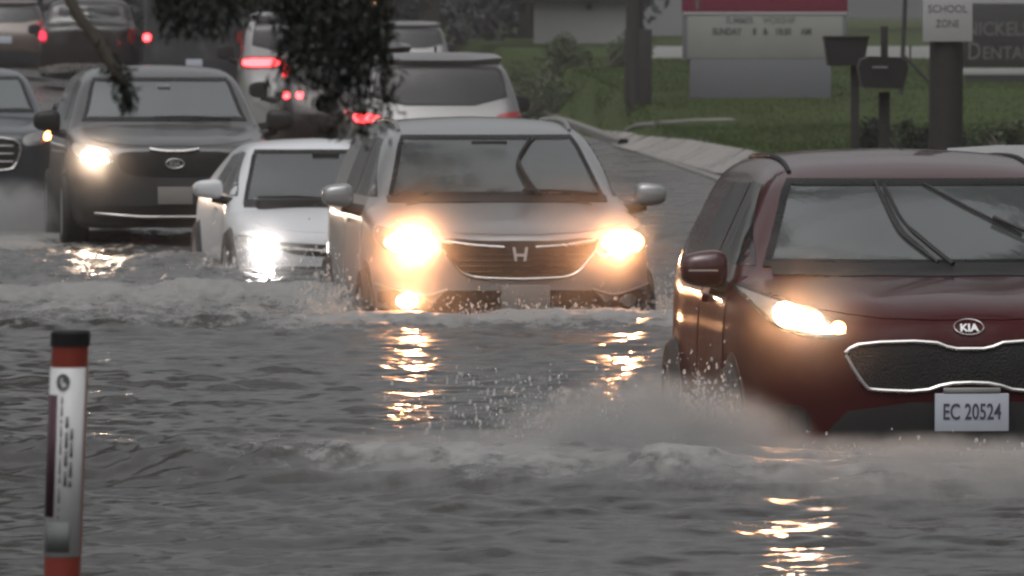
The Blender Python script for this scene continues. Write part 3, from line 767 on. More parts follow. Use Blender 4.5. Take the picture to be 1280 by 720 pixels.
# ================================================================ white sedan
def white_sedan():
    W, H, L = 0.90, 1.43, 4.62
    r = empty('sedan', place(440, 160, -0.39), math.radians(8.0),
              'white sedan sunk to its glaring white headlight between the dark grey and the silver SUV', 'sedan', 'cars driving through the flood')
    side = [(0.16, 0.18), (0.03, 0.24), (0.0, 0.38), (0.0, 0.50), (0.04, 0.62), (0.14, 0.70), (0.4, 0.76), (0.9, 0.835), (1.15, 0.87), (1.25, 0.885), (1.75, 1.215), (2.05, 1.37), (2.4, 1.42), (2.8, H), (3.2, 1.40), (3.6, 1.30), (4.1, 1.08), (4.45, 1.04), (4.58, 0.98), (L, 0.6), (4.57, 0.3), (4.4, 0.2)]
    front = [(0.0, 0.16), (W - 0.14, 0.18), (W - 0.04, 0.30), (W, 0.5), (W - 0.01, 0.72), (W - 0.05, 0.88), (W - 0.09, 0.96), (0.66, 1.24), (0.59, 1.36), (0.46, 1.415), (0.0, H + 0.02)]
    c = Car(side, suv_plan(L, W, 0.06), front, 0.05, 0.20, 0.86, 0.09, creases=((0.40, 0.10, 0.012, 0.15, 1.2),))
    ws = [(-0.72, 0.905), (0.72, 0.905), (0.68, 1.02), (0.59, 1.27), (0.555, 1.325), (-0.555, 1.325), (-0.59, 1.27), (-0.68, 1.02)]
    c.shell('body', M['white'], r, cut=[('front', ws, (0.9, 2.4))], zc=0.56)
    c.panel('windshield', ws, 'front', M['glass_clear'], r, 0.003, 0.004, 0.035, 0)
    c.ring('windshield_surround', ws, 'front', M['gloss'], r, 0.030, 0.006, 0.012, 0.03, 0)
    c.panel('hood', [(-0.66, 1.0), (-0.70, 0.55), (-0.55, 0.30), (-0.3, 0.16), (0.3, 0.16), (0.55, 0.30), (0.70, 0.55), (0.66, 1.0), (0.3, 1.16), (-0.3, 1.16)], 'top', M['white'], r, 0.004, 0.01, 0.04, 1)
    c.panel('cowl', [(-0.72, 0.875), (0.72, 0.875), (0.72, 0.915), (-0.72, 0.915)], 'front', M['plastic'], r, 0.008, 0.01, 0.04, 0)
    gr = sym([(0.0, 0.605), (0.30, 0.61), (0.56, 0.635), (0.58, 0.60), (0.5, 0.54), (0.3, 0.515), (0.0, 0.51)])
    g = c.panel('grille', gr, 'front', M['mesh'], r, 0.004, 0.02, 0.03, 1)
    c.trim('grille_bar', [(-0.56, 0.585), (-0.2, 0.555), (0.2, 0.555), (0.56, 0.585)], 'front', M['chrome'], g, 0.012, 0.012)
    for sg in (-1, 1):
        hl = [(0.54, 0.54), (0.70, 0.54), (0.84, 0.58), (0.86, 0.68), (0.78, 0.68), (0.62, 0.64), (0.54, 0.62)]
        h = c.panel('headlight', hl if sg > 0 else mir(hl), 'front', M['reflector'], r, 0.006, 0.02, 0.025, 1)
        lamp = [(sg * (0.67 + 0.08 * math.cos(t)), 0.588 + 0.042 * math.sin(t)) for t in np.linspace(0, 2 * math.pi, 16, endpoint=False)]
        c.panel('bulb', lamp, 'front', M['beam_white'], h, 0.016, 0.004, 0.02, 0)
        ax = 'left' if sg < 0 else 'right'
        c.panel('side_window', [(1.50, 0.96), (2.45, 0.98), (2.45, 1.31), (2.16, 1.30)], ax, M['glass_dark'], r, 0.003, 0.01, 0.05, 0)
        c.panel('side_window', [(2.52, 0.98), (3.30, 1.0), (3.0, 1.27), (2.52, 1.30)], ax, M['glass_dark'], r, 0.003, 0.01, 0.05, 0)
        d = c.panel('door', [(1.26, 0.32), (2.46, 0.32), (2.48, 0.94), (1.36, 0.94), (1.28, 0.7)], ax, M['white'], r, 0.004, 0.01, 0.05, 0)
        c.panel('handle', [(2.15, 0.83), (2.35, 0.835), (2.35, 0.86), (2.15, 0.855)], ax, M['white'], d, 0.03, 0.01, 0.03, 0)
        c.panel('door', [(2.50, 0.32), (3.25, 0.32), (3.45, 0.7), (3.45, 0.95), (2.51, 0.94)], ax, M['white'], r, 0.004, 0.01, 0.05, 0)
        mirror(r, sg * 0.99, 1.52, 1.02, M['white'], (0.12, 0.09, 0.075))
    c.panel('lower_bumper', [(-0.80, 0.18), (0.80, 0.18), (0.66, 0.44), (-0.66, 0.44)], 'front', M['plastic'], r, 0.003, 0.02, 0.04, 0)
    wiper(c, r, [(0.55, 0.915), (0.2, 0.935), (-0.1, 0.93)], 0.009)
    wiper(c, r, [(-0.02, 0.915), (-0.3, 0.935), (-0.6, 0.93)], 0.009)
    MB().box((0, 1.86, 1.27), (0.22, 0.03, 0.06), None, 0.01).build('rear_view_mirror', M['plastic'], r)
    for sg in (-1, 1): beam(c, r, sg * 0.67, 0.588, 18, (1.0, 0.93, 0.88))
    interior(r, 1.42, 0.86)
    arches(c, r, W, (0.88, 3.58), 0.37)
    return r
white_sedan()

# ================================================================ dark grey SUV
def grey_suv():
    W, H, L = 0.945, 1.70, 4.76
    r = empty('family_suv', place(219, 141, -0.05), math.radians(7.0),
              'dark grey SUV with one warm headlight and a wide black grille, behind the white sedan', 'suv', 'cars driving through the flood')
    c = Car(suv_side(L, H, 1.00, 1.15, 1.25, 2.05), suv_plan(L, W, 0.02), suv_front(W, H, 1.10, 0.66), 0.05, 0.15, 1.02, 0.09,
            creases=((0.46, 0.10, 0.014, 0.2, 1.3),))
    c.shell('body', M['grey'], r, 120, 36, 0.04)
    ws = [(-0.75, 1.17), (0.75, 1.17), (0.71, 1.27), (0.645, 1.50), (0.61, 1.56), (-0.61, 1.56), (-0.645, 1.50), (-0.71, 1.27)]
    c.panel('windshield', ws, 'front', M['glass_grey'], r, 0.003, 0.006, 0.045, 0)
    c.ring('windshield_surround', ws, 'front', M['gloss'], r, 0.035, 0.006, 0.012, 0.04, 0)
    c.panel('hood', [(-0.70, 1.0), (-0.76, 0.55), (-0.60, 0.26), (-0.3, 0.13), (0.3, 0.13), (0.60, 0.26), (0.76, 0.55), (0.70, 1.0), (0.3, 1.16), (-0.3, 1.16)], 'top', M['grey'], r, 0.004, 0.01, 0.05, 1)
    gr = sym([(0.0, 0.895), (0.10, 0.895), (0.18, 0.91), (0.47, 0.905), (0.52, 0.86), (0.47, 0.72), (0.3, 0.685), (0.0, 0.685)])
    g = c.panel('grille', gr, 'front', M['mesh'], r, 0.004, 0.02, 0.04, 1)
    c.trim('grille_frame', [(-0.22, 0.925), (-0.1, 0.905), (0.1, 0.905), (0.22, 0.925)], 'front', M['chrome'], g, 0.013, 0.01)
    e = [(0.08 * math.cos(t), 0.80 + 0.04 * math.sin(t)) for t in np.linspace(0, 2 * math.pi, 20, endpoint=False)]
    em = c.trim('emblem', e, 'front', M['satin'], r, 0.006, 0.01, True, 0)
    P = c.lay([(0, 0.8)], 'front')[0]
    text_mesh('emblem_text', 'KIA', 0.06, M['satin'], em, (0, P[1] - 0.012, 0.8), extrude=0.003, offset=0.002)
    P = c.lay([(0, 0.52)], 'front')[0]
    MB().box((0, P[1] - 0.03, 0.52), (0.31, 0.012, 0.155), None, 0.004).build('license_plate', M['plate_grey'], r)
    c.panel('lower_bumper', [(-0.88, 0.21), (0.88, 0.21), (0.86, 0.40), (0.55, 0.43), (-0.55, 0.43), (-0.86, 0.40)], 'front', M['plastic'], r, 0.003, 0.02, 0.05, 0)
    c.trim('bumper_trim', [(-0.7, 0.36), (-0.3, 0.33), (0.3, 0.33), (0.7, 0.36)], 'front', M['satin'], r, 0.012, 0.006)
    for sg in (-1, 1):
        hl = [(0.545, 0.80), (0.70, 0.80), (0.83, 0.84), (0.885, 0.93), (0.87, 0.99), (0.76, 0.97), (0.60, 0.93), (0.54, 0.88)]
        h = c.panel('headlight', hl if sg > 0 else mir(hl), 'front', M['reflector'], r, 0.006, 0.02, 0.03, 1)
        lamp = [(0.63, 0.815), (0.70, 0.805), (0.80, 0.83), (0.80, 0.885), (0.745, 0.93), (0.69, 0.89), (0.58, 0.835)]
        c.panel('bulb', lamp if sg > 0 else mir(lamp), 'front', M['beam_warm2'], h, 0.016, 0.004, 0.02, 1)
        ax = 'left' if sg < 0 else 'right'
        c.panel('side_window', [(1.60, 1.17), (2.42, 1.17), (2.42, 1.54), (2.08, 1.52)], ax, M['glass_dark'], r, 0.003, 0.01, 0.06, 0)
        c.panel('side_window', [(2.50, 1.17), (3.4, 1.18), (3.36, 1.52), (2.50, 1.54)], ax, M['glass_dark'], r, 0.003, 0.01, 0.06, 0)
        c.panel('door', [(1.28, 0.38), (2.44, 0.38), (2.46, 1.13), (1.36, 1.13), (1.30, 0.8)], ax, M['grey'], r, 0.004, 0.01, 0.06, 0)
        mirror(r, sg * 1.06, 1.50, 1.17, M['plastic'], (0.125, 0.10, 0.095))
    wiper(c, r, [(0.6, 1.165), (0.2, 1.185), (-0.1, 1.18)], 0.010)
    MB().box((0.02, 1.74, 1.485), (0.12, 0.02, 0.03), None, 0.008).build('windshield_sticker', M['signwhite'], r)
    for sg in (-1, 1): beam(c, r, sg * 0.72, 0.86, 45, (1.0, 0.70, 0.48))
    arches(c, r, W, (0.93, 3.71))
    return r
grey_suv()

# ================================================================ slate crossover at the left edge
def slate_car():
    W, H, L = 0.93, 1.66, 4.6
    r = empty('crossover', place(-42, 122, -0.02), math.radians(6.0),
              'slate crossover with a chrome edged grille and amber corner lamp, cut by the photo edge', 'suv', 'cars driving through the flood')
    c = Car(suv_side(L, H, 0.99, 1.14, 1.22, 2.02), suv_plan(L, W, 0.02), suv_front(W, H, 1.09, 0.64), 0.05, 0.15, 1.02, 0.09)
    c.shell('body', M['blue'], r, 110, 32, 0.045)
    ws = [(-0.74, 1.16), (0.74, 1.16), (0.70, 1.27), (0.63, 1.48), (0.59, 1.53), (-0.59, 1.53), (-0.63, 1.48), (-0.70, 1.27)]
    c.panel('windshield', ws, 'front', M['glass_grey'], r, 0.003, 0.006, 0.05, 0)
    c.ring('windshield_surround', ws, 'front', M['gloss'], r, 0.035, 0.006, 0.012, 0.04, 0)
    gr = sym([(0.0, 0.90), (0.46, 0.90), (0.57, 0.82), (0.50, 0.60), (0.40, 0.57), (0.0, 0.56)])
    g = c.panel('grille', gr, 'front', M['mesh'], r, 0.004, 0.02, 0.04, 1)
    c.trim('grille_frame', gr, 'front', M['chrome'], g, 0.012, 0.008, True, 1)
    for k in range(3): c.trim('grille_slat', [(-0.48, 0.66 + 0.08 * k), (0.48, 0.66 + 0.08 * k)], 'front', M['satin'], g, 0.008, 0.006)
    c.panel('lower_bumper', [(-0.86, 0.21), (0.86, 0.21), (0.84, 0.42), (-0.84, 0.42)], 'front', M['plastic'], r, 0.003, 0.02, 0.05, 0)
    for sg in (-1, 1):
        hl = [(0.58, 0.82), (0.74, 0.82), (0.87, 0.88), (0.86, 0.98), (0.74, 0.96), (0.58, 0.92)]
        h = c.panel('headlight', hl if sg > 0 else mir(hl), 'front', M['reflector'], r, 0.006, 0.02, 0.03, 1)
        lp = [(0.80, 0.87), (0.875, 0.89), (0.87, 0.965), (0.81, 0.95)]
        c.panel('indicator', lp if sg > 0 else mir(lp), 'front', M['amber'], h, 0.012, 0.004, 0.02, 1)
        mirror(r, sg * 1.04, 1.48, 1.16, M['plastic'], (0.115, 0.10, 0.085))
        ax = 'left' if sg < 0 else 'right'
        c.panel('side_window', [(1.58, 1.16), (2.40, 1.16), (2.40, 1.50), (2.08, 1.48)], ax, M['glass_dark'], r, 0.003, 0.01, 0.06, 0)
    arches(c, r, W, (0.92, 3.6))
slate_car()

# ================================================================ traffic driving away (rear ends)
def rear_car(name, label, cat, px, s, yaw, W, H, L, paint_m, lamps, glass_m=None, win=None, rails=False, mirrors=True, spoiler=True, belt=1.08, rw=0.62, z=None, plate=True, lamp_m='brake', tall_lamp=None, fin=False, bumper='plastic', side=None, wiperless=False):
    X, Y, zz = place(px, s, z)
    a = math.radians(yaw)
    # the root stands under the middle of the rear bumper, the nose points away
    r = empty(name, (X, Y, zz), a + math.pi, label, cat, 'traffic driving away up the road')
    sd = side or suv_side(L, H, 1.02, belt + 0.05, 1.25, 2.05, 0.10)
    c = Car(sd, suv_plan(L, W, 0.02), suv_front(W, H, belt, rw), 0.05, 0.14, 1.02, 0.09)
    parts = []
    parts.append(c.shell('body', paint_m, r, 110, 30, 0.05))
    if win is None:
        win = [(-rw - 0.08, belt + 0.06), (rw + 0.08, belt + 0.06), (rw + 0.02, H - 0.2), (rw - 0.06, H - 0.14), (-rw + 0.06, H - 0.14), (-rw - 0.02, H - 0.2)]
    c.panel('rear_window', win, 'rear', glass_m or M['glass_rear'], r, 0.003, 0.006, 0.05, 1)
    c.ring('window_seal', win, 'rear', M['plastic'], r, 0.025, 0.005, 0.01, 0.05, 1)
    for poly, mm in lamps:
        for sg in (-1, 1):      # seen from behind, the car's own right is the photo's left
            dim = sg < 0 and (s > 110 or name in ('van', 'pickup_truck', 'sedan'))
            h = c.panel('taillight', poly if sg > 0 else mir(poly), 'rear', M['lens_red'], r, 0.010, 0.02, 0.03, 1)
            if dim: continue
            pc = np.mean(poly, 0); q = [(pc[0] + (x - pc[0]) * 0.78, pc[1] + (zq - pc[1]) * 0.62) for x, zq in poly]
            c.panel('lamp_glow', q if sg > 0 else mir(q), 'rear', M[mm], h, 0.016, 0.004, 0.03, 1)
    bp = c.panel('rear_bumper', [(-W + 0.08, 0.28), (W - 0.08, 0.28), (W - 0.06, 0.60), (-W + 0.06, 0.60)], 'rear', M[bumper], r, 0.02, 0.02, 0.06, 1)
    c.panel('tailgate', [(-W + 0.22, 0.62), (W - 0.22, 0.62), (W - 0.2, belt), (-W + 0.2, belt)], 'rear', paint_m, r, 0.006, 0.02, 0.06, 1)
    if plate:
        P = c.lay([(0, 0.82)], 'rear')[0]
        MB().box((0, P[1] + 0.02, 0.82), (0.31, 0.012, 0.155), None, 0.004).build('license_plate', M['plate'], r)
    if spoiler:
        c.panel('spoiler', [(-rw - 0.02, H - 0.135), (rw + 0.02, H - 0.135), (rw - 0.06, H - 0.06), (-rw + 0.06, H - 0.06)], 'rear', paint_m, r, 0.07, 0.05, 0.05, 1)
    if fin:
        MB().prism([(-0.012, H - 0.02), (0.012, H - 0.02), (0.008, H + 0.07), (-0.008, H + 0.07)], L - 1.05, L - 0.9).build('antenna_fin', M['plastic'], r)
    for sg in (-1, 1):
        if mirrors: mirror(r, sg * (W + 0.12), 1.5, belt + 0.06, M['plastic'], (0.12, 0.09, 0.10))
        if rails: rail(c, r, sg * (rw - 0.07), 2.15, L - 0.75, 0.020)
        ax = 'left' if sg < 0 else 'right'
        c.panel('side_window', [(1.6, belt + 0.07), (L - 0.9, belt + 0.07), (L - 0.95, H - 0.17), (2.1, H - 0.17)], ax, M['glass_dark'], r, 0.003, 0.01, 0.07, 0)
    # slide the car so that its tail, not its nose, stands at the root
    for ch in list(r.children):
        me = ch.data; me.transform(Matrix.Translation((0, -L, 0)))
        for g in ch.children: g.data.transform(Matrix.Translation((0, -L, 0)))
    return r, c

r_, c_ = rear_car('suv', 'champagne grey SUV seen from behind, wide rear window and small roof rails, brake light on', 'suv', 551, 118, 4, 0.95, 1.74, 4.8, M['champagne'],
         [([(0.60, 1.00), (0.88, 0.96), (0.93, 1.04), (0.90, 1.13), (0.72, 1.10), (0.60, 1.08)], 'brake')], rails=True, fin=True, belt=1.12, rw=0.66, z=0.02)
rear_car('suv', 'dark brown SUV seen from behind with round red brake lights, half hidden by hanging leaves', 'suv', 446, 105, 4, 0.95, 1.78, 4.8, M['darkbrown'],
         [([(0.78, 1.08), (0.86, 1.08), (0.86, 1.20), (0.78, 1.20)], 'brake'), ([(0.62, 1.08), (0.72, 1.08), (0.72, 1.20), (0.62, 1.20)], 'brake')], belt=1.14, rw=0.66, z=0.13, bumper='chrome')
rear_car('large_suv', 'tall white SUV seen from behind with long horizontal red brake lights and upright pillars', 'suv', 396, 97, 3, 1.02, 2.00, 5.2, M['offwhite'],
         [([(0.38, 1.27), (0.96, 1.25), (1.0, 1.34), (0.97, 1.42), (0.38, 1.41)], 'brake')], belt=1.42, rw=0.82, z=0.33, win=[(-0.84, 1.47), (0.84, 1.47), (0.80, 1.84), (0.74, 1.89), (-0.74, 1.89), (-0.80, 1.84)])
rear_car('suv', 'small far SUV with raised silver roof rails beyond the champagne grey one', 'suv', 510, 62, 4, 0.92, 1.72, 4.6, M['champagne'],
         [([(0.66, 0.95), (0.86, 0.95), (0.88, 1.10), (0.68, 1.10)], 'tail')], rails=True, belt=1.12, rw=0.66, z=0.82)
rear_car('sedan', 'pale car almost hidden behind the burgundy SUV, only the edge of its roof showing', 'car', 1316, 195, 3, 0.90, 1.48, 4.5, M['offwhite'],
         [([(0.55, 0.90), (0.84, 0.90), (0.85, 1.05), (0.60, 1.05)], 'tail')], belt=1.02, rw=0.60, z=-0.39)
def pickup():
    L, H, W = 5.6, 1.90, 1.0
    side = [(0.16, 0.35), (0.0, 0.45), (0.0, 0.9), (0.12, 1.12), (0.6, 1.2), (1.4, 1.26), (2.0, 1.70), (2.3, 1.86), (2.8, H), (3.4, 1.88), (3.7, 1.75), (3.78, 1.36), (4.2, 1.33), (L - 0.06, 1.33), (L, 1.28), (L, 0.6), (L - 0.05, 0.45), (L - 0.3, 0.36)]
    r, c = rear_car('pickup_truck', 'dark brown pickup seen from behind with a red tail light and pale bumper strip', 'pickup truck', 110, 65, 3, W, H, L, M['darkbrown'],
         [([(0.76, 0.98), (0.95, 0.98), (0.95, 1.28), (0.78, 1.28)], 'tail')], win=[(-0.62, 1.45), (0.62, 1.45), (0.56, 1.76), (-0.56, 1.76)], belt=1.22, rw=0.70, spoiler=False, side=side, bumper='chrome', z=None, plate=False)
    return r
pickup()
def van():
    L, H, W = 5.4, 2.5, 1.03
    side = [(0.16, 0.3), (0.0, 0.4), (0.0, 0.9), (0.15, 1.08), (0.7, 1.2), (1.0, 1.3), (1.7, 2.1), (2.1, 2.42), (2.7, H), (L - 0.3, H - 0.02), (L - 0.05, H - 0.1), (L, 2.2), (L, 0.6), (L - 0.05, 0.35), (L - 0.3, 0.3)]
    return rear_car('van', 'tall grey van seen from behind with a square red tail light on its lower corner', 'van', 243, 66, 3, W, H, L, M['vangrey'],
         [([(0.80, 1.20), (0.97, 1.20), (0.97, 1.42), (0.80, 1.42)], 'brake')], win=[(-0.75, 1.55), (0.75, 1.55), (0.72, 2.2), (-0.72, 2.2)], belt=1.25, rw=0.86, spoiler=False, side=side)
van()
rear_car('sedan', 'beige car with a dim red tail light in the top corner of the queue', 'car', 6, 60, 3, 0.92, 1.66, 4.6, M['beige'],
         [([(0.55, 1.02), (0.87, 1.02), (0.88, 1.20), (0.60, 1.20)], 'tail')], belt=1.12, rw=0.66)

# ================================================================ ground, road, kerbs
def build_ground():
    xs = np.concatenate([[-300, -200, -120, -70, -45, -32], np.arange(-24, 20.01, 0.4), [26, 36, 50, 80, 140, 300]])
    ys = np.concatenate([[-80, -40, -15, 0, 4], np.arange(6, 60, 1.0), np.arange(60, 150, 0.75), np.arange(150, 260, 5), [280, 320, 400, 600, 900]])
    Xg, Yg = np.meshgrid(xs, ys)
    Z = ground_z(Xg, np.clip(Yg, -30, 430))
    t = Xg - kerb_x(Yg)
    rough = (fbm(Xg * 0.7, Yg * 0.7, 3) - 0.5) * 0.04 * sstep(0.3, 1.2, np.abs(t))
    Z = Z + np.where(t > 0, rough, rough * 0.2)
    V = np.stack([Xg, Yg, Z], -1).reshape(-1, 3)
    idx = np.arange(len(xs) * len(ys)).reshape(len(ys), len(xs))
    Q = np.stack([idx[:-1, :-1], idx[:-1, 1:], idx[1:, 1:], idx[1:, :-1]], -1).reshape(-1, 4)
    m, nt, out = nodes('lawn_ground')
    p = N(nt, 'ShaderNodeBsdfPrincipled', Roughness=0.85); p.inputs['Specular IOR Level'].default_value = 0.1
    tc = N(nt, 'ShaderNodeTexCoord')
    a = N(nt, 'ShaderNodeTexNoise', Scale=0.35, Detail=6.0); nt.links.new(tc.outputs['Object'], a.inputs['Vector'])
    b = N(nt, 'ShaderNodeTexNoise', Scale=6.0, Detail=4.0); nt.links.new(tc.outputs['Object'], b.inputs['Vector'])
    add = N(nt, 'ShaderNodeMath', operation='ADD'); nt.links.new(a.outputs['Fac'], add.inputs[0]); nt.links.new(b.outputs['Fac'], add.inputs[1])
    cr = N(nt, 'ShaderNodeValToRGB')
    e = cr.color_ramp.elements
    e[0].position = 0.75; e[0].color = (0.030, 0.026, 0.014, 1); e[1].position = 1.15; e[1].color = (0.030, 0.044, 0.011, 1)
    k = cr.color_ramp.elements.new(0.92); k.color = (0.026, 0.038, 0.010, 1)
    nt.links.new(add.outputs[0], cr.inputs[0]); nt.links.new(cr.outputs[0], p.inputs['Base Color']); nt.links.new(p.outputs[0], out.inputs[0])
    o = mesh_np('ground', V, Q, m)
    return tag(o, 'muddy grass ground under and around the flooded street', 'ground', None, 'structure')
build_ground()

def asphalt():
    m, nt, out = nodes('wet_asphalt')
    p = N(nt, 'ShaderNodeBsdfPrincipled')
    tc = N(nt, 'ShaderNodeTexCoord')
    mp = N(nt, 'ShaderNodeMapping'); mp.inputs['Scale'].default_value = (1, 0.25, 1); nt.links.new(tc.outputs['Object'], mp.inputs[0])
    a = N(nt, 'ShaderNodeTexNoise', Scale=1.2, Detail=6.0); nt.links.new(mp.outputs[0], a.inputs['Vector'])
    cr = N(nt, 'ShaderNodeValToRGB'); e = cr.color_ramp.elements
    e[0].position = 0.35; e[0].color = (0.050, 0.044, 0.041, 1); e[1].position = 0.7; e[1].color = (0.064, 0.058, 0.054, 1)
    nt.links.new(a.outputs['Fac'], cr.inputs[0]); nt.links.new(cr.outputs[0], p.inputs['Base Color'])
    mr = N(nt, 'ShaderNodeMapRange'); mr.inputs[1].default_value = 0.38; mr.inputs[2].default_value = 0.62; mr.inputs[3].default_value = 0.22; mr.inputs[4].default_value = 0.36
    nt.links.new(a.outputs['Fac'], mr.inputs[0]); nt.links.new(mr.outputs[0], p.inputs['Roughness'])
    n2 = N(nt, 'ShaderNodeTexNoise', Scale=60.0, Detail=2.0); nt.links.new(tc.outputs['Object'], n2.inputs['Vector'])
    bp = N(nt, 'ShaderNodeBump', Strength=0.25, Distance=0.006); nt.links.new(n2.outputs['Fac'], bp.inputs['Height']); nt.links.new(bp.outputs[0], p.inputs['Normal'])
    nt.links.new(p.outputs[0], out.inputs[0]); return m
def build_road():
    ys = np.concatenate([np.arange(16, 60, 1.5), np.arange(60, 150, 0.75), np.arange(150, 300, 6)])
    ts = np.linspace(-12.6, -0.02, 34)
    T, Yg = np.meshgrid(ts, ys)
    Xg = kerb_x(Yg) + T
    Z = ground_z(Xg, Yg) + 0.03
    V = np.stack([Xg, Yg, Z], -1).reshape(-1, 3)
    idx = np.arange(T.size).reshape(T.shape)
    Q = np.stack([idx[:-1, :-1], idx[:-1, 1:], idx[1:, 1:], idx[1:, :-1]], -1).reshape(-1, 4)
    o = mesh_np('road', V, Q, asphalt())
    tag(o, 'wet asphalt road that climbs out of the flood', 'road', None, 'structure')
    # kerb stones on the right side, dropped where the driveway meets the road
    for y0, y1, h in ((58, 78.5, 0.13), (79, 104, 0.035), (106, 160, 0.13)):
        yy = np.arange(y0, y1 + 0.01, 0.75)
        prof = [(0.0, -0.15), (0.0, h - 0.02), (0.02, h), (0.16, h), (0.18, -0.15)]
        V = []; Fq = []
        for y in yy:
            x = float(kerb_x(y)); z = float(ground_z(x - 0.05, y)) + 0.03
            V += [(x + a, y, z + b) for a, b in prof]
        n = len(prof)
        for i in range(len(yy) - 1):
            for j in range(n - 1): Fq.append((i * n + j, i * n + j + 1, (i + 1) * n + j + 1, (i + 1) * n + j))
        o = mesh_py('kerb', V, Fq, M['kerb'], None, False, fix=True)
        tag(o, 'pale concrete kerb along the road edge', 'kerb', None, 'structure')
build_road()
def drape(name, px_poly, m, off, label, cat, res=0.3):
    pts = np.array([unproject(*p) for p in px_poly])
    b = densify(pts, res)
    lo, hi = b.min(0), b.max(0)
    gx, gy = np.meshgrid(np.arange(lo[0], hi[0], res), np.arange(lo[1], hi[1], res)); g = np.stack([gx.ravel(), gy.ravel()], 1); g = g[inside(g, b, res * 0.4)]
    vs, es, fs, *_ = delaunay_2d_cdt([Vector(p) for p in np.concatenate([b, g])], [(i, (i + 1) % len(b)) for i in range(len(b))], [], 1, 1e-6)
    p2 = np.array([(v.x, v.y) for v in vs]); z = ground_z(p2[:, 0], p2[:, 1]) + off
    o = mesh_py(name, np.column_stack([p2, z]), fs, m, None, True)
    return tag(o, label, cat, None, 'structure')
drape('driveway', [(750, 168), (790, 170), (865, 180), (955, 199), (1010, 212), (1010, 222), (893, 222), (830, 203), (770, 187)], M['concrete'], 0.055, 'wet concrete driveway apron beside the road', 'driveway')
def edge_kerb():
    pts = [unproject(*p) for p in ((782, 166), (795, 160), (820, 157), (870, 154), (930, 152))]
    P = []
    for (x0, y0), (x1, y1) in zip(pts, pts[1:]):
        for i in range(6):
            x = x0 + (x1 - x0) * i / 6; y = y0 + (y1 - y0) * i / 6; P.append((x, y, float(ground_z(x, y)) + 0.02))
    o = MB().tube(P, [0.015] + [0.045] * (len(P) - 2) + [0.015], 8).build('driveway_kerb', M['kerb'])
    tag(o, 'curved pale kerb edging the lawn above the driveway', 'kerb', None, 'structure')
edge_kerb()

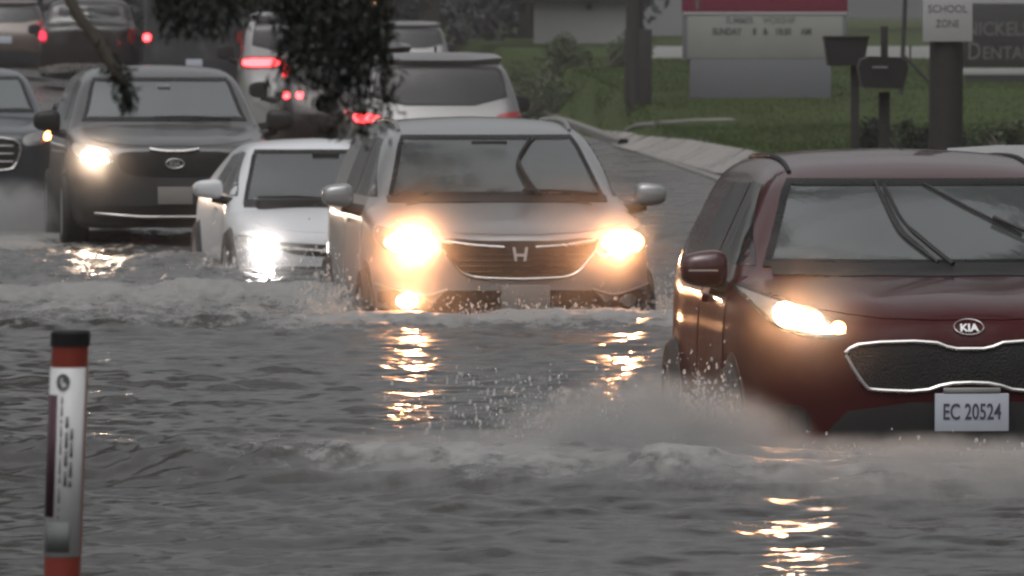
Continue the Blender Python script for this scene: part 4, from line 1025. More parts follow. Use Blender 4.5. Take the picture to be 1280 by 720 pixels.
# ================================================================ flood water
wave = []
for i in range(60):
    lam = math.exp(random.uniform(math.log(0.09), math.log(0.65)))
    th = math.pi / 2 + random.gauss(0, 0.34 if i % 5 else 0.8)
    wave.append((lam, th, random.uniform(0, 6.28), 0.0041 * lam ** 0.92 * random.uniform(0.5, 1.2)))
for i in range(9):
    lam = random.uniform(0.8, 2.6)
    wave.append((lam, math.pi / 2 + random.gauss(0, 0.16), random.uniform(0, 6.28), 0.0030 * lam * random.uniform(0.6, 1.2)))
def water_z(X, Y):
    """height and foam of the flood surface"""
    h = np.zeros_like(X)
    wx = X + 0.10 * (fbm(X * 1.3, Y * 0.9, 11) - 0.5); wy = Y + 0.22 * (fbm(X * 1.1 + 9, Y * 0.8, 23) - 0.5)
    for lam, th, p, a in wave:
        k = 2 * math.pi / lam
        s = np.sin(k * (wx * math.cos(th) + wy * math.sin(th)) + p)
        h = h + a * (s + 0.35 * s * s)
    env = 0.45 + 1.1 * fbm(X * 0.35, Y * 0.25, 5)
    h = h * env * 1.15
    h = h + 0.030 * (fbm(X * 0.5, Y * 0.5, 31, 2) - 0.5) + 0.012 * (fbm(X * 3, Y * 5, 37, 3) - 0.5)
    foam = np.zeros_like(X)
    lump = fbm(X * 3.2, Y * 2.2, 41, 5); bill = 1 - np.abs(2 * fbm(X * 5.0, Y * 3.4, 47, 4) - 1)
    # --- bow wave of the burgundy SUV, running out to the left
    yc = 24.25 + 0.30 * (fbm(X * 0.9, X * 0 + 2.0, 51, 3) - 0.5) + 0.40 * np.clip(-X, 0, 1.6) + 0.05 * np.clip(-X - 1.6, 0, 6)
    hh = lin(X, [-6, -3, -1.6, -0.6, -0.2, 0.15, 0.35, 0.55, 0.75, 0.95, 1.2, 1.8, 3.0, 4.5, 7], [0.04, 0.10, 0.13, 0.12, 0.12, 0.13, 0.14, 0.145, 0.135, 0.11, 0.095, 0.09, 0.085, 0.04, 0.03])
    d = Y - yc
    prof = np.where(d < 0, np.exp(-(d / 0.40) ** 2), np.exp(-(d / lin(X, [-2, 0.2, 0.8, 1.2], [0.8, 0.9, 1.6, 1.4])) ** 2))
    h = h + hh * prof * (0.55 + 0.55 * lump + 0.25 * bill)
    fo = prof * sstep(-1.6, 0.0, X) * (0.5 + 0.7 * lump)
    # trough ahead of it
    h = h - 0.03 * np.exp(-((Y - yc + 1.3) / 0.5) ** 2) * sstep(-4, 0, X)
    foam = np.maximum(foam, fo * 0.9)
    # --- bow wave of the silver SUV
    yc = 38.5 + 0.5 * (fbm(X * 0.8, X * 0 + 7.0, 61, 3) - 0.5) + 0.05 * np.clip(-X - 1, 0, 8)
    hh = lin(X, [-8, -4, -2, -1.1, -0.5, 0.0, 0.6, 1.0, 1.6, 3], [0.03, 0.07, 0.08, 0.08, 0.085, 0.085, 0.095, 0.10, 0.06, 0.02])
    d = Y - yc
    prof = np.where(d < 0, np.exp(-(d / 0.5) ** 2), np.exp(-(d / 0.9) ** 2))
    h = h + hh * prof * (0.45 + 0.7 * lump + 0.35 * bill)
    fo = prof * lin(X, [-8, -2.5, -0.8, 0, 1.2, 2.2], [0.25, 0.5, 0.8, 1.0, 0.9, 0.1]) * (0.4 + 0.9 * lump)
    foam = np.maximum(foam, fo)
    # --- churned water between the sedan and the grey SUV
    ch = sstep(39.0, 40.5, Y) * (1 - sstep(52, 58, Y)) * (1 - sstep(-1.2, -0.2, X + (Y - 40) * 0.12)) * sstep(-9, -5, X)
    lump2 = fbm(X * 1.8, Y * 0.9, 71, 4)
    h = h + ch * (0.16 * (lump2 - 0.45) + 0.05 * (bill - 0.6))
    # second roller ahead of the sedan
    d = Y - (43.2 + 0.5 * (fbm(X * 0.7, X * 0, 77, 3) - 0.5))
    pr = np.where(d < 0, np.exp(-(d / 0.5) ** 2), np.exp(-(d / 1.2) ** 2)) * (1 - sstep(-0.9, -0.5, X))
    h = h + 0.09 * pr * (0.4 + 0.9 * lump) * sstep(-6, -2, X)
    foam = np.maximum(foam, ch * (0.15 + 0.75 * lump2) + pr * 0.5 * lump)
    # --- foam round the far wheels on the left
    w = np.exp(-((X + 4.6) / 1.3) ** 2 - ((Y - 60) / 6) ** 2)
    foam = np.maximum(foam, w * (0.6 + 0.6 * lump)); h = h + w * 0.07 * lump
    return h, np.clip(foam, 0, 1)
def build_water():
    ys = [6.0, 9.0, 12.0, 14.0]; y = 15.0
    while y < 96:
        ys.append(y); y += max(0.028, 0.028 * (y / 30) ** 1.9) if y > 19 else 0.05
    ys = np.array(ys)
    core = np.linspace(-1, 1, 400)
    u = np.concatenate([[-9, -5, -3, -2, -1.5, -1.2], core, [1.2, 1.5, 2, 3, 5, 9]])
    U, Yg = np.meshgrid(u, ys)
    hw = 0.088 * Yg + 1.1
    Xg = np.where(np.abs(U) <= 1, U * hw, np.sign(U) * (hw + (np.abs(U) - 1) * 2.2))
    cx = 0.0
    h, foam = water_z(Xg, Yg)
    calm = sstep(95, 66, Yg) if False else 1 - 0.85 * sstep(62, 80, Yg)
    h = h * calm
    V = np.stack([Xg + cx, Yg, h], -1).reshape(-1, 3)
    idx = np.arange(Xg.size).reshape(Xg.shape)
    Q = np.stack([idx[:-1, :-1], idx[:-1, 1:], idx[1:, 1:], idx[1:, :-1]], -1).reshape(-1, 4)
    m, nt, out = nodes('muddy_flood_water')
    p = N(nt, 'ShaderNodeBsdfPrincipled', IOR=1.36)
    tc = N(nt, 'ShaderNodeTexCoord')
    at = N(nt, 'ShaderNodeAttribute', attribute_name='foam')
    fn = N(nt, 'ShaderNodeTexNoise', Scale=9.0, Detail=6.0, Roughness=0.7); nt.links.new(tc.outputs['Object'], fn.inputs['Vector'])
    s1 = N(nt, 'ShaderNodeMath', operation='MULTIPLY_ADD'); s1.inputs[1].default_value = 1.9; s1.inputs[2].default_value = -0.95
    nt.links.new(fn.outputs['Fac'], s1.inputs[0])
    s2 = N(nt, 'ShaderNodeMath', operation='ADD'); nt.links.new(s1.outputs[0], s2.inputs[0]); nt.links.new(at.outputs['Fac'], s2.inputs[1])
    s3 = N(nt, 'ShaderNodeMapRange', interpolation_type='SMOOTHSTEP'); s3.inputs[1].default_value = 0.2; s3.inputs[2].default_value = 0.85
    nt.links.new(s2.outputs[0], s3.inputs[0])
    mx = N(nt, 'ShaderNodeMix', data_type='RGBA'); mx.inputs[6].default_value = (0.036, 0.034, 0.032, 1); mx.inputs[7].default_value = (0.20, 0.197, 0.193, 1)
    nt.links.new(s3.outputs[0], mx.inputs[0]); nt.links.new(mx.outputs[2], p.inputs['Base Color'])
    mr = N(nt, 'ShaderNodeMapRange'); mr.inputs[3].default_value = 0.12; mr.inputs[4].default_value = 0.55
    nt.links.new(s3.outputs[0], mr.inputs[0]); nt.links.new(mr.outputs[0], p.inputs['Roughness'])
    mp = N(nt, 'ShaderNodeMapping'); mp.inputs['Scale'].default_value = (0.55, 1.1, 1); nt.links.new(tc.outputs['Object'], mp.inputs[0])
    b1 = N(nt, 'ShaderNodeTexNoise', Scale=16.0, Detail=4.0); nt.links.new(mp.outputs[0], b1.inputs['Vector'])
    bp = N(nt, 'ShaderNodeBump', Strength=0.30, Distance=0.014); nt.links.new(b1.outputs['Fac'], bp.inputs['Height']); nt.links.new(bp.outputs[0], p.inputs['Normal'])
    nt.links.new(p.outputs[0], out.inputs[0])
    o = mesh_np('flood_water', V, Q, m)
    a = o.data.attributes.new('foam', 'FLOAT', 'POINT'); a.data.foreach_set('value', foam.astype(np.float32).ravel())
    return tag(o, 'choppy brown grey flood water covering the street', 'water', None, 'structure')
build_water()

# ---- flying water: drops thrown up by the cars
def icosa():
    b = bmesh.new(); bmesh.ops.create_icosphere(b, subdivisions=1, radius=1.0)
    v = np.array([tuple(q.co) for q in b.verts]); f = np.array([[q.index for q in p.verts] for p in b.faces]); b.free(); return v, f
IV, IF = icosa()
def drops(name, P, Rr, label):
    n = len(P)
    st = 1 + rng.random((n, 1, 1)) * np.array([0.3, 0.3, 1.2])
    V = (IV[None] * Rr[:, None, None] * st + P[:, None]).reshape(-1, 3)
    Q = (IF[None] + (np.arange(n) * len(IV))[:, None, None]).reshape(-1, 3)
    return tag(mesh_np(name, V, Q, M['droplet']), label, 'spray', None, 'stuff')
def splash(c, spread, n, up, rmin=0.003, rmax=0.010):
    """drops thrown up from a line or patch"""
    P = np.array(c)[None] + rng.normal(size=(n, 3)) * np.array(spread)[None]
    P[:, 2] = c[2] + np.abs(rng.exponential(up, n)) 
    r = rmin + (rmax - rmin) * rng.random(n) ** 3
    return P, r
def fan(o, n, vx, vy, vz, r0, r1, tmax=0.16):
    """drops along the arcs water takes when a wheel throws it out"""
    v = np.stack([vx[0] + (vx[1] - vx[0]) * rng.random(n), vy[0] + (vy[1] - vy[0]) * rng.random(n), vz[0] + (vz[1] - vz[0]) * rng.random(n) ** 1.5], 1)
    v *= (0.75 + 0.5 * vnoise(v[:, 0] * 4, v[:, 1] * 4 + 3, 5))[:, None]
    t = 0.02 + (tmax - 0.02) * rng.random(n)
    P = np.array(o)[None] + v * t[:, None] + rng.normal(size=(n, 3)) * np.array([0.03, 0.25, 0.01])[None]
    P[:, 2] -= 4.9 * t * t; P[:, 2] = np.maximum(P[:, 2], 0.01)
    return P, r0 + (r1 - r0) * rng.random(n) ** 4
def many(*sets): return np.concatenate([s[0] for s in sets]), np.concatenate([s[1] for s in sets])
drops('splash_drops', *many(splash((0.80, 26.9, 0.14), (0.05, 0.5, 0), 260, 0.08, 0.0015, 0.006), fan((0.85, 26.2, 0.04), 13000, (-8, 0.5), (-7, 0.5), (0.2, 3.0), 0.001, 0.0065), fan((1.3, 25.6, 0.0), 6000, (-3, 6), (-9, -3), (0.2, 1.6), 0.001, 0.006), splash((0.3, 25.0, 0.10), (0.35, 0.25, 0), 600, 0.05, 0.0015, 0.004), splash((1.6, 24.8, 0.03), (0.7, 0.25, 0), 500, 0.03, 0.0015, 0.004)),
      'drops flung up beside the front wheel of the burgundy SUV')
drops('splash_drops', *many(splash((0.3, 38.9, 0.10), (0.55, 0.3, 0), 900, 0.04, 0.002, 0.007), splash((-1.17, 41.0, 0.03), (0.10, 0.6, 0), 1800, 0.08, 0.002, 0.009), splash((0.98, 40.8, 0.05), (0.07, 0.4, 0), 350, 0.09, 0.002, 0.009)),
      'drops flung up along the bow wave of the silver SUV')
drops('splash_drops', *many(splash((-2.0, 44, 0.05), (0.5, 0.5, 0), 260, 0.05, 0.003, 0.008), splash((-1.9, 49.5, 0.05), (0.5, 0.4, 0), 400, 0.05, 0.003, 0.009)),
      'drops thrown up ahead of the white sedan')

def spray(name, label, c, size, dens, seed, rz=0.0):
    """drifting spray, and thin mist added to glow round lamps: an uneven cloud, thinning outwards"""
    b = MB(); b.ball((0, 0, 0), 1.0, 3)
    m, nt, out = nodes(name + '_mist')
    tc = N(nt, 'ShaderNodeTexCoord')
    ln = N(nt, 'ShaderNodeVectorMath', operation='LENGTH'); nt.links.new(tc.outputs['Object'], ln.inputs[0])
    mr = N(nt, 'ShaderNodeMapRange', interpolation_type='SMOOTHSTEP'); mr.inputs[1].default_value = 1.0; mr.inputs[2].default_value = 0.25
    nt.links.new(ln.outputs['Value'], mr.inputs[0])
    mp = N(nt, 'ShaderNodeMapping'); mp.inputs['Location'].default_value = (seed, seed * 2.1, 0); mp.inputs['Scale'].default_value = tuple(size); nt.links.new(tc.outputs['Object'], mp.inputs[0])
    n = N(nt, 'ShaderNodeTexNoise', Scale=4.2 if dens > 1 else 2.6, Detail=5.0, Roughness=0.68); nt.links.new(mp.outputs[0], n.inputs['Vector'])
    m2 = N(nt, 'ShaderNodeMapRange'); m2.inputs[1].default_value = 0.43 if dens > 1 else 0.36; m2.inputs[2].default_value = 0.58 if dens > 1 else 0.66; nt.links.new(n.outputs['Fac'], m2.inputs[0])
    mu = N(nt, 'ShaderNodeMath', operation='MULTIPLY'); nt.links.new(mr.outputs[0], mu.inputs[0]); nt.links.new(m2.outputs[0], mu.inputs[1])
    mu2 = N(nt, 'ShaderNodeMath', operation='MULTIPLY'); mu2.inputs[1].default_value = dens; nt.links.new(mu.outputs[0], mu2.inputs[0])
    v = N(nt, 'ShaderNodeVolumePrincipled'); v.inputs['Color'].default_value = (0.74, 0.735, 0.73, 1); v.inputs['Anisotropy'].default_value = 0.3 if dens > 1 else 0.93
    nt.links.new(mu2.outputs[0], v.inputs['Density']); nt.links.new(v.outputs[0], out.inputs['Volume'])
    o = b.build(name, m); o.location = c; o.scale = size; o.rotation_euler = (0, 0, rz)
    return tag(o, label, 'spray', None, 'stuff')
spray('spray_glow_cloud', 'grey spray bursting beside the front wheel of the burgundy SUV', (0.55, 25.1, 0.07), (0.72, 1.5, 0.36), 9.0, 1.0)
spray('spray_glow_cloud', 'low spray rolling left from the burgundy SUV', (-0.2, 24.6, 0.03), (1.0, 1.2, 0.20), 7.0, 4.0)
spray('spray_glow_cloud', 'thin spray trailing along the long wave at the left', (-1.1, 25.0, 0.03), (1.0, 0.9, 0.15), 4.5, 15.0)
spray('spray_glow_cloud', 'low spray in front of the burgundy bumper', (1.6, 24.3, 0.02), (1.9, 1.4, 0.20), 10.0, 8.0)
spray('spray_glow_cloud', 'added mist that spreads the silver SUV beams into a glow', (-0.02, 39.3, 0.45), (1.35, 1.8, 0.85), 0.18, 21.0)  # thin mist added to scatter headlight beams into halos, imitating lens bloom
spray('spray_glow_cloud', 'added mist that spreads the burgundy SUV beam into a glow', (1.15, 25.9, 0.50), (0.8, 1.3, 0.55), 0.07, 25.0)
spray('spray_glow_cloud', 'added mist that spreads the white sedan beam into a glow', (-1.9, 49.2, 0.25), (0.9, 1.5, 0.55), 0.10, 29.0)
spray('spray_glow_cloud', 'added mist that spreads the dark grey SUV beam into a glow', (-3.6, 56.0, 0.70), (0.8, 1.5, 0.7), 0.07, 33.0)
spray('spray_glow_cloud', 'white spray from the wheels of the slate crossover', (-4.75, 60.5, 0.15), (0.9, 2.5, 0.45), 3.0, 12.0)

# ================================================================ roadside things
def marker_post():
    s = 533.0; Y = F / s
    xt, xb = (88 - 640) / s, (76.5 - 640) / s
    zt = CAM_H - (413 - HORIZON) / s; zb = CAM_H - (720 - HORIZON) / s
    dx = (xt - xb) / (zt - zb)
    zg = float(ground_z(xb, Y)); xg = xb - dx * (zb - zg)
    r = empty('marker_post', (xg, Y, zg), 0, 'leaning orange marker post with white label and black cap standing in the flood', 'marker post')
    Hh = (zt - zg); R = 0.0435
    sh = Matrix(((1, 0, dx, 0), (0, 1, 0, 0), (0, 0, 1, 0), (0, 0, 0, 1)))
    def put(mb, name, m, p=None):
        for v in mb.bm.verts: v.co = sh @ v.co
        return mb.build(name, m, p or r)
    post = put(MB().lathe([(R, -0.3), (R, Hh - 0.035)], n=40), 'post', M['orange'])
    put(MB().lathe([(R + 0.0035, Hh - 0.036), (R + 0.0035, Hh - 0.006), (R - 0.002, Hh), (0.001, Hh + 0.001)], n=40), 'cap', M['cap'])
    def wrap(name, a0, a1, z0, z1, m, p, off):
        V = []; Fq = []; n = 14
        for i in range(n + 1):
            a = math.radians(a0 + (a1 - a0) * i / n)
            for z in (z0, z1): V.append(sh @ Vector(((R + off) * math.sin(a), -(R + off) * math.cos(a), z)))
        for i in range(n): Fq.append((2 * i, 2 * i + 2, 2 * i + 3, 2 * i + 1))
        o = mesh_py(name, V, Fq, m, p, True)
        sd = o.modifiers.new('thickness', 'SOLIDIFY'); sd.thickness = 0.0006; sd.offset = 1
        return o
    px = lambda y: CAM_H - (y - HORIZON) / s - zg
    lab = wrap('label', -86, 64, px(696), px(459), M['label'], r, 0.0008)
    wrap('stripe', -80, -30, px(646), px(493), M['purple'], lab, 0.0022)
    wrap('print_block', -62, 22, px(690), px(652), M['marks_faint'], lab, 0.0022)
    rnd = random.Random(3)
    for a0, y0, y1 in ((-17, 495, 650), (-2, 520, 608), (13, 535, 608)):
        y = y0
        while y < y1:
            d = rnd.choice((5, 9, 14, 20)); w = 5 if a0 < -10 else 9
            wrap('print_line', a0, a0 + w, px(min(y + d, y1)), px(y), M['marks'] if rnd.random() > 0.35 else M['marks_faint'], lab, 0.0022); y += d + rnd.choice((2, 3, 5))
    e = MB(); 
    cz = px(477)
    for rr, ww in ((0.016, 0.0),):
        V = []; 
        for k in range(24):
            t = 2 * math.pi * k / 24; a = math.radians(-14) + rr * math.cos(t) / R
            V.append(tuple(sh @ Vector(((R + 0.003) * math.sin(a), -(R + 0.003) * math.cos(a), cz + rr * 1.25 * math.sin(t)))))
    mesh_py('emblem', V, [tuple(range(24))], M['marks'], lab)
    V = []
    for (u, w) in ((-0.005, 0.010), (0.001, 0.012), (-0.001, 0.0), (0.007, -0.006), (0.004, -0.011), (-0.006, -0.003)):
        a = math.radians(-14) + u / R; V.append(tuple(sh @ Vector(((R + 0.0042) * math.sin(a), -(R + 0.0042) * math.cos(a), cz + w))))
    mesh_py('emblem_mark', V, [tuple(range(6))], M['label'], lab)
marker_post()

def wood_pole(px, s, w, ytop_h, label, box=None):
    X, Y, z = place(px, s)
    r = empty('utility_pole', (X, Y, z), 0, label, 'utility pole', 'wooden utility poles on the verge')
    R = w / s / 2
    MB().tube([(0, 0, -0.4), (0, 0, 0.3), (0.01, 0, 3), (0.03, 0, 6), (0.04, 0, ytop_h)], [R * 1.04, R * 1.02, R, R * 0.9, R * 0.8], 20).build('pole', M['pole'], r)
    b = MB().box((0.04, -0.02, ytop_h - 0.9), (2.4, 0.10, 0.12), None, 0.01)
    b.build('crossarm', M['pole'], r)
    if box:
        MB().box(((box[0] + box[1]) / 2, -0.02, (box[2] + box[3]) / 2), (box[1] - box[0], 0.22, box[3] - box[2]), None, 0.015).build('cable_guard', M['pole'], r)
    return r, X, Y, z
wood_pole(793, 70, 21, 9.5, 'dark wooden utility pole standing on the lawn left of the maroon church sign', (-0.18, 0.31, 0.0, 1.33))
pr, pX, pY, pZ = wood_pole(1182, 123, 42, 9.0, 'thick dark utility pole carrying the white school zone sign')
def school_sign():
    s = 125.0; Y = pY - 0.20
    s = F / Y
    X = (1184 - 640) / s; z0 = CAM_H - (52 - HORIZON) / s; z1 = CAM_H - (-12 - HORIZON) / s
    r = empty('road_sign', (X, Y, z0), 0, 'white rectangular sign reading SCHOOL ZONE fixed to the thick pole', 'sign')
    w = 62 / s
    MB().box((0, 0, (z1 - z0) / 2), (w, 0.004, z1 - z0), None, 0.001).build('plate', M['signwhite'], r)
    text_mesh('sign_text', 'SCHOOL', 0.108, M['lettergrey'], r, (0, -0.004, (z1 - z0) - 0.19), scale_x=0.92, offset=0.001)
    text_mesh('sign_text', 'ZONE', 0.105, M['lettergrey'], r, (0, -0.004, (z1 - z0) - 0.34), scale_x=0.82, offset=0.001)
    MB().box((0, 0.022, 0.12), (w * 0.9, 0.04, 0.03)).build('bracket', M['pole'], r)
school_sign()
def church_sign():
    s = 69.0; X, Y, z = place(955.5, s)
    r = empty('church_sign', (X, Y, z), 0, 'church letter board with maroon top and grey base on the lawn', 'sign')
    P = lambda y: CAM_H - (y - HORIZON) / s - z
    w = 205 / s
    MB().box(((950 - 955.5) / s, 0.0, P(99)), (176 / s, 0.42, P(74) - P(124)), None, 0.02).build('base', M['signbase'], r)
    MB().box((0, 0, (P(76) + P(18)) / 2), (w, 0.34, P(18) - P(76)), None, 0.015).build('cabinet', M['signbase'], r)
    bd = MB().box((0, -0.171, (P(73) + P(20)) / 2), (w - 0.16, 0.02, P(20) - P(73)), None, 0.004).build('letter_board', M['board'], r)
    tp = MB().box((0, 0, (P(17.5) + P(-38)) / 2), (w + 0.02, 0.36, P(-38) - P(17.5)), None, 0.02).build('header', M['maroon'], r)
    MB().box((0, -0.175, P(17)), (w, 0.03, 0.05), None, 0.005).build('header_trim', M['signwhite'], r)
    xx = lambda px: (px - 955.5) / s
    for wd, px in (('SUMMER', 924), ('WORSHIP', 973)): text_mesh('board_text', wd, 0.165, M['letterfaint'], bd, (xx(px), -0.184, P(26)), scale_x=0.80, offset=0.005)
    for wd, px in (('SUNDAY', 908), ('8', 942.5), ('&', 956), ('10:30', 978), ('AM', 1007)): text_mesh('board_text', wd, 0.165, M['letterdark'], bd, (xx(px), -0.184, P(40)), scale_x=0.80, offset=0.006)
    MB().box((-w / 2 + 0.26, -0.185, P(0)), (0.05, 0.01, 0.34)).box((-w / 2 + 0.26, -0.186, P(-9)), (0.17, 0.008, 0.05)).build('cross_mark', M['lettergrey'], tp)
church_sign()
def dental_sign():
    s = 64.0; k = 100.0 / s; Y = F / s; X0 = (1203 - 640) / s; X1 = (1352 - 640) / s
    z = float(ground_z((X0 + X1) / 2, Y))
    cx = (X0 + X1) / 2
    r = empty('business_sign', (cx, Y, z), 0, 'black sign board with grey lettering on a white ledge behind the thick pole', 'sign')
    P = lambda y: CAM_H - (y - HORIZON) / s - z
    w = X1 - X0
    MB().box((0, 0, (P(84) + P(5)) / 2), (w, 0.14, P(5) - P(84)), None, 0.012).build('board', M['signblack'], r)
    MB().box((0, -0.01, P(89.5)), (w + 0.06, 0.26, 0.13), None, 0.01).build('ledge', M['signwhite'], r)
    MB().prism([(-w / 2 - 0.02, P(4)), (w / 2 + 0.02, P(4)), (w / 2 + 0.02, P(-2)), (w * 0.12, P(-34)), (-w * 0.12, P(-34)), (-w / 2 - 0.02, P(1))], -0.09, 0.09).build('pediment', M['signwhite'], r)
    MB().box((0, 0, P(93) / 2 - 0.1), (w * 0.96, 0.2, P(93) + 0.2), None, 0.01).build('base', M['signblack'], r)
    x = lambda px: (px - 640) / s - cx
    text_mesh('sign_text', 'NICKELS', 0.245 * k, M['lettergrey'], r, (x(1246), -0.072, P(37)), scale_x=0.86, offset=0.004)
    text_mesh('sign_text', 'D', 0.31 * k, M['lettergrey'], r, (x(1217), -0.072, P(65)), scale_x=0.75, offset=0.002)
    text_mesh('sign_text', 'ENTAL', 0.225 * k, M['lettergrey'], r, (x(1227), -0.072, P(67)), scale_x=0.88, align='LEFT', offset=0.002)
dental_sign()

def mailboxes():
    s = 119.0; X, Y, z = place(1105, s)
    P = lambda y: CAM_H - (y - HORIZON) / s - z
    r = empty('mailbox', (X, Y, z), 0, 'black mailbox with domed top on a thin dark post by the kerb', 'mailbox')
    MB().box((0, 0, P(115) / 2 - 0.1), (0.115, 0.11, P(115) + 0.2), None, 0.01).build('post', M['pole'], r)
    def box(parent, cx, zt, w, h, l, name='box', tilt=0.0, taper=1.0):
        prof = [(-w / 2 * taper, zt - h), (w / 2 * taper, zt - h), (w / 2, zt - h * 0.35), (w * 0.46, zt - h * 0.12), (w * 0.30, zt), (-w * 0.30, zt), (-w * 0.46, zt - h * 0.12), (-w / 2, zt - h * 0.35)]
        c = math.cos(tilt); sn = math.sin(tilt); zc = zt - h / 2
        q = [(cx + p[0] * c - (p[1] - zc) * sn, zc + p[0] * sn + (p[1] - zc) * c) for p in prof]
        o = MB().prism(q, -l / 2, l / 2).build(name, M['mailbox'], parent, True, 30)
        return o
    bx = box(r, -0.02, P(71), 0.52, 0.33, 0.5, 'box', math.radians(-2), 0.82)
    MB().box((0.27, -0.05, P(66)), (0.012, 0.10, 0.16)).build('flag', M['mailbox'], bx)
    MB().box((-0.06, -0.256, P(84)), (0.16, 0.008, 0.022)).build('latch', M['satin'], bx)
    MB().box((0, 0, P(54)), (0.075, 0.06, 0.36), None, 0.006).build('finial', M['pole'], r)
    X2 = (1057 - 640) / 114.0; Y2 = F / 114.0; z2 = float(ground_z(X2, Y2))
    P2 = lambda y: CAM_H - (y - HORIZON) / 114.0 - z2
    r2 = empty('newspaper_box', (X2, Y2, z2), 0, 'dark box on a thin post left of the mailbox, wider at its top', 'box')
    MB().prism([(-0.20, P(84)), (0.19, P(84)), (0.24, P(48)), (-0.24, P(48))], -0.2, 0.2).build('box', M['mailbox'], r2, False)
    MB().box((0.0, 0, P(47)), (0.50, 0.43, 0.03), None, 0.006).build('lid', M['mailbox'], r2)
    MB().box((0.1, 0, P(84) / 2 - 0.1), (0.09, 0.09, P(84) + 0.2), None, 0.006).build('post', M['pole'], r2)
mailboxes()
def guy_wire():
    s = 105.0; Y = F / s
    p = lambda x, y: ((x - 640) / s, Y, CAM_H - (y - HORIZON) / s)
    o = MB().tube([p(1136, -300), p(1131, 0), p(1128, 72), p(1126, 118)], 0.028, 8).build('service_cable', M['wire'])
    tag(o, 'thin black service cable running down beside the mailbox', 'cable')
    o = MB().tube([p(1128, 68), p(1144, 84), p(1162, 104)], 0.018, 8).build('guy_wire', M['wire'])
    tag(o, 'short slanting black stay wire between cable and thick pole', 'cable')
guy_wire()

# ---------------------------------------------------------------- vegetation
def leaf_cloud(centres, radii, n, size, squash=1.0, up=0.2, narrow=0.45):
    C = np.array(centres, float); Rd = np.array(radii, float)
    w = Rd ** 2; pick = rng.choice(len(C), n, p=w / w.sum())
    d = rng.normal(size=(n, 3)); d /= np.linalg.norm(d, axis=1, keepdims=True)
    rr = Rd[pick] * (0.35 + 0.65 * rng.random(n) ** 0.5)
    d[:, 2] *= squash
    P = C[pick] + d * rr[:, None]
    a = rng.normal(size=(n, 3)); a[:, 2] -= up; a /= np.linalg.norm(a, axis=1, keepdims=True)
    b = np.cross(a, rng.normal(size=(n, 3))); b /= np.linalg.norm(b, axis=1, keepdims=True) + 1e-9
    L = size * (0.6 + 0.8 * rng.random(n))[:, None]
    nrm = np.cross(a, b)
    V = np.stack([P, P + a * L * 0.5 + b * L * narrow * 0.5 + nrm * L * 0.06, P + a * L, P + a * L * 0.5 - b * L * narrow * 0.5 + nrm * L * 0.06], 1).reshape(-1, 3)
    Q = np.arange(n * 4).reshape(n, 4)
    return V, Q
def tree(X, Y, h, cr, label, n=4200, leaf='leaf_far', group='trees beyond the road', trunk_h=0.3, size=0.45, over=None):
    z = float(ground_z(X, min(Y, 420)))
    r = empty('tree', (X, Y, z - 0.1), random.uniform(0, 6), label, 'tree', group)
    b = MB(); tr = 0.02 * h + 0.08
    top = (random.uniform(-.4, .4), random.uniform(-.4, .4), h * 0.85)
    b.tube([(0, 0, 0), (0.05, 0, h * 0.15), (top[0] * 0.4, top[1] * 0.4, h * 0.5), top], [tr * 1.3, tr, tr * 0.7, tr * 0.2], 10)
    cs, rs = [], []
    for k in range(11):
        a = random.uniform(0, 6.28); zz = h * random.uniform(trunk_h, 0.92); q = cr * (1.05 - 0.6 * abs(zz / h - 0.5)) * random.uniform(0.35, 0.85)
        c = (math.cos(a) * q, math.sin(a) * q, zz); cs.append(c); rs.append(cr * random.uniform(0.28, 0.5))
        b.tube([(top[0] * 0.3, top[1] * 0.3, zz * 0.62), (c[0] * 0.5, c[1] * 0.5, zz * 0.85), c], [tr * 0.4, tr * 0.25, tr * 0.08], 6)
    if over:
        r.rotation_euler = (0, 0, 0)
        for ox, oy, oz, orr in over:
            cs.append((ox - X, oy - Y, oz - z)); rs.append(orr)
            b.tube([(0.1, 0, h * 0.45), ((ox - X) * 0.5, (oy - Y) * 0.5, h * 0.66), (ox - X, oy - Y, oz - z)], [tr * 0.5, tr * 0.3, tr * 0.08], 6)
    b.build('trunk', M['bark'], r)
    V, Q = leaf_cloud(cs, rs, n, size)
    mesh_np('crown', V, Q, M[leaf], r, smooth=False)
    return r
tl = ['broad dark tree standing right of the far roof-railed SUV', 'tall dark tree behind the queue of far cars', 'dark tree behind the white SUV', 'dark tree above the grey van',
      'dark tree beyond the brown pickup', 'dark tree left of the white building', 'tree behind the white building', 'grey green tree behind the church sign',
      'tree far behind the mailbox', 'tree far behind the black sign']
for (X, Y, h, cr, lab) in ((-2.2, 175, 11, 4.5, tl[0]), (-5.5, 190, 13, 5, tl[1]), (-9.5, 185, 12, 5, tl[2]), (-13.5, 180, 12, 5, tl[3]),
                         (-18, 190, 13, 5.5, tl[4]), (0.6, 200, 12, 4.5, tl[5]), (5, 225, 13, 5, tl[6]), (11.5, 230, 12, 5, tl[7]), (17, 240, 12, 5, tl[8]), (23, 235, 13, 5.5, tl[9])):
    tree(X, Y, h, cr, lab, trunk_h=0.06 if X < 1 else 0.35, n=5200 if X < 1 else 3000)

tree(-9.6, 47.0, 12.5, 6.0, 'unseen street tree on the left verge, limbs placed to reflect in the silver SUV glass', n=20000, over=((-4.4, 44.5, 8.6, 1.3), (-3.0, 45.5, 9.4, 1.2), (-1.7, 45.3, 9.0, 0.75), (-0.95, 45.2, 9.2, 0.6), (-0.35, 45.4, 9.0, 0.45), (-1.2, 46.7, 9.1, 0.6), (0.3, 46.1, 9.2, 0.35), (-2.2, 46.4, 9.3, 0.7)), leaf='leaf', group='unseen trees along the street', trunk_h=0.5, size=0.34)  # stands out of view; limbs placed where the windshield mirrors them dark

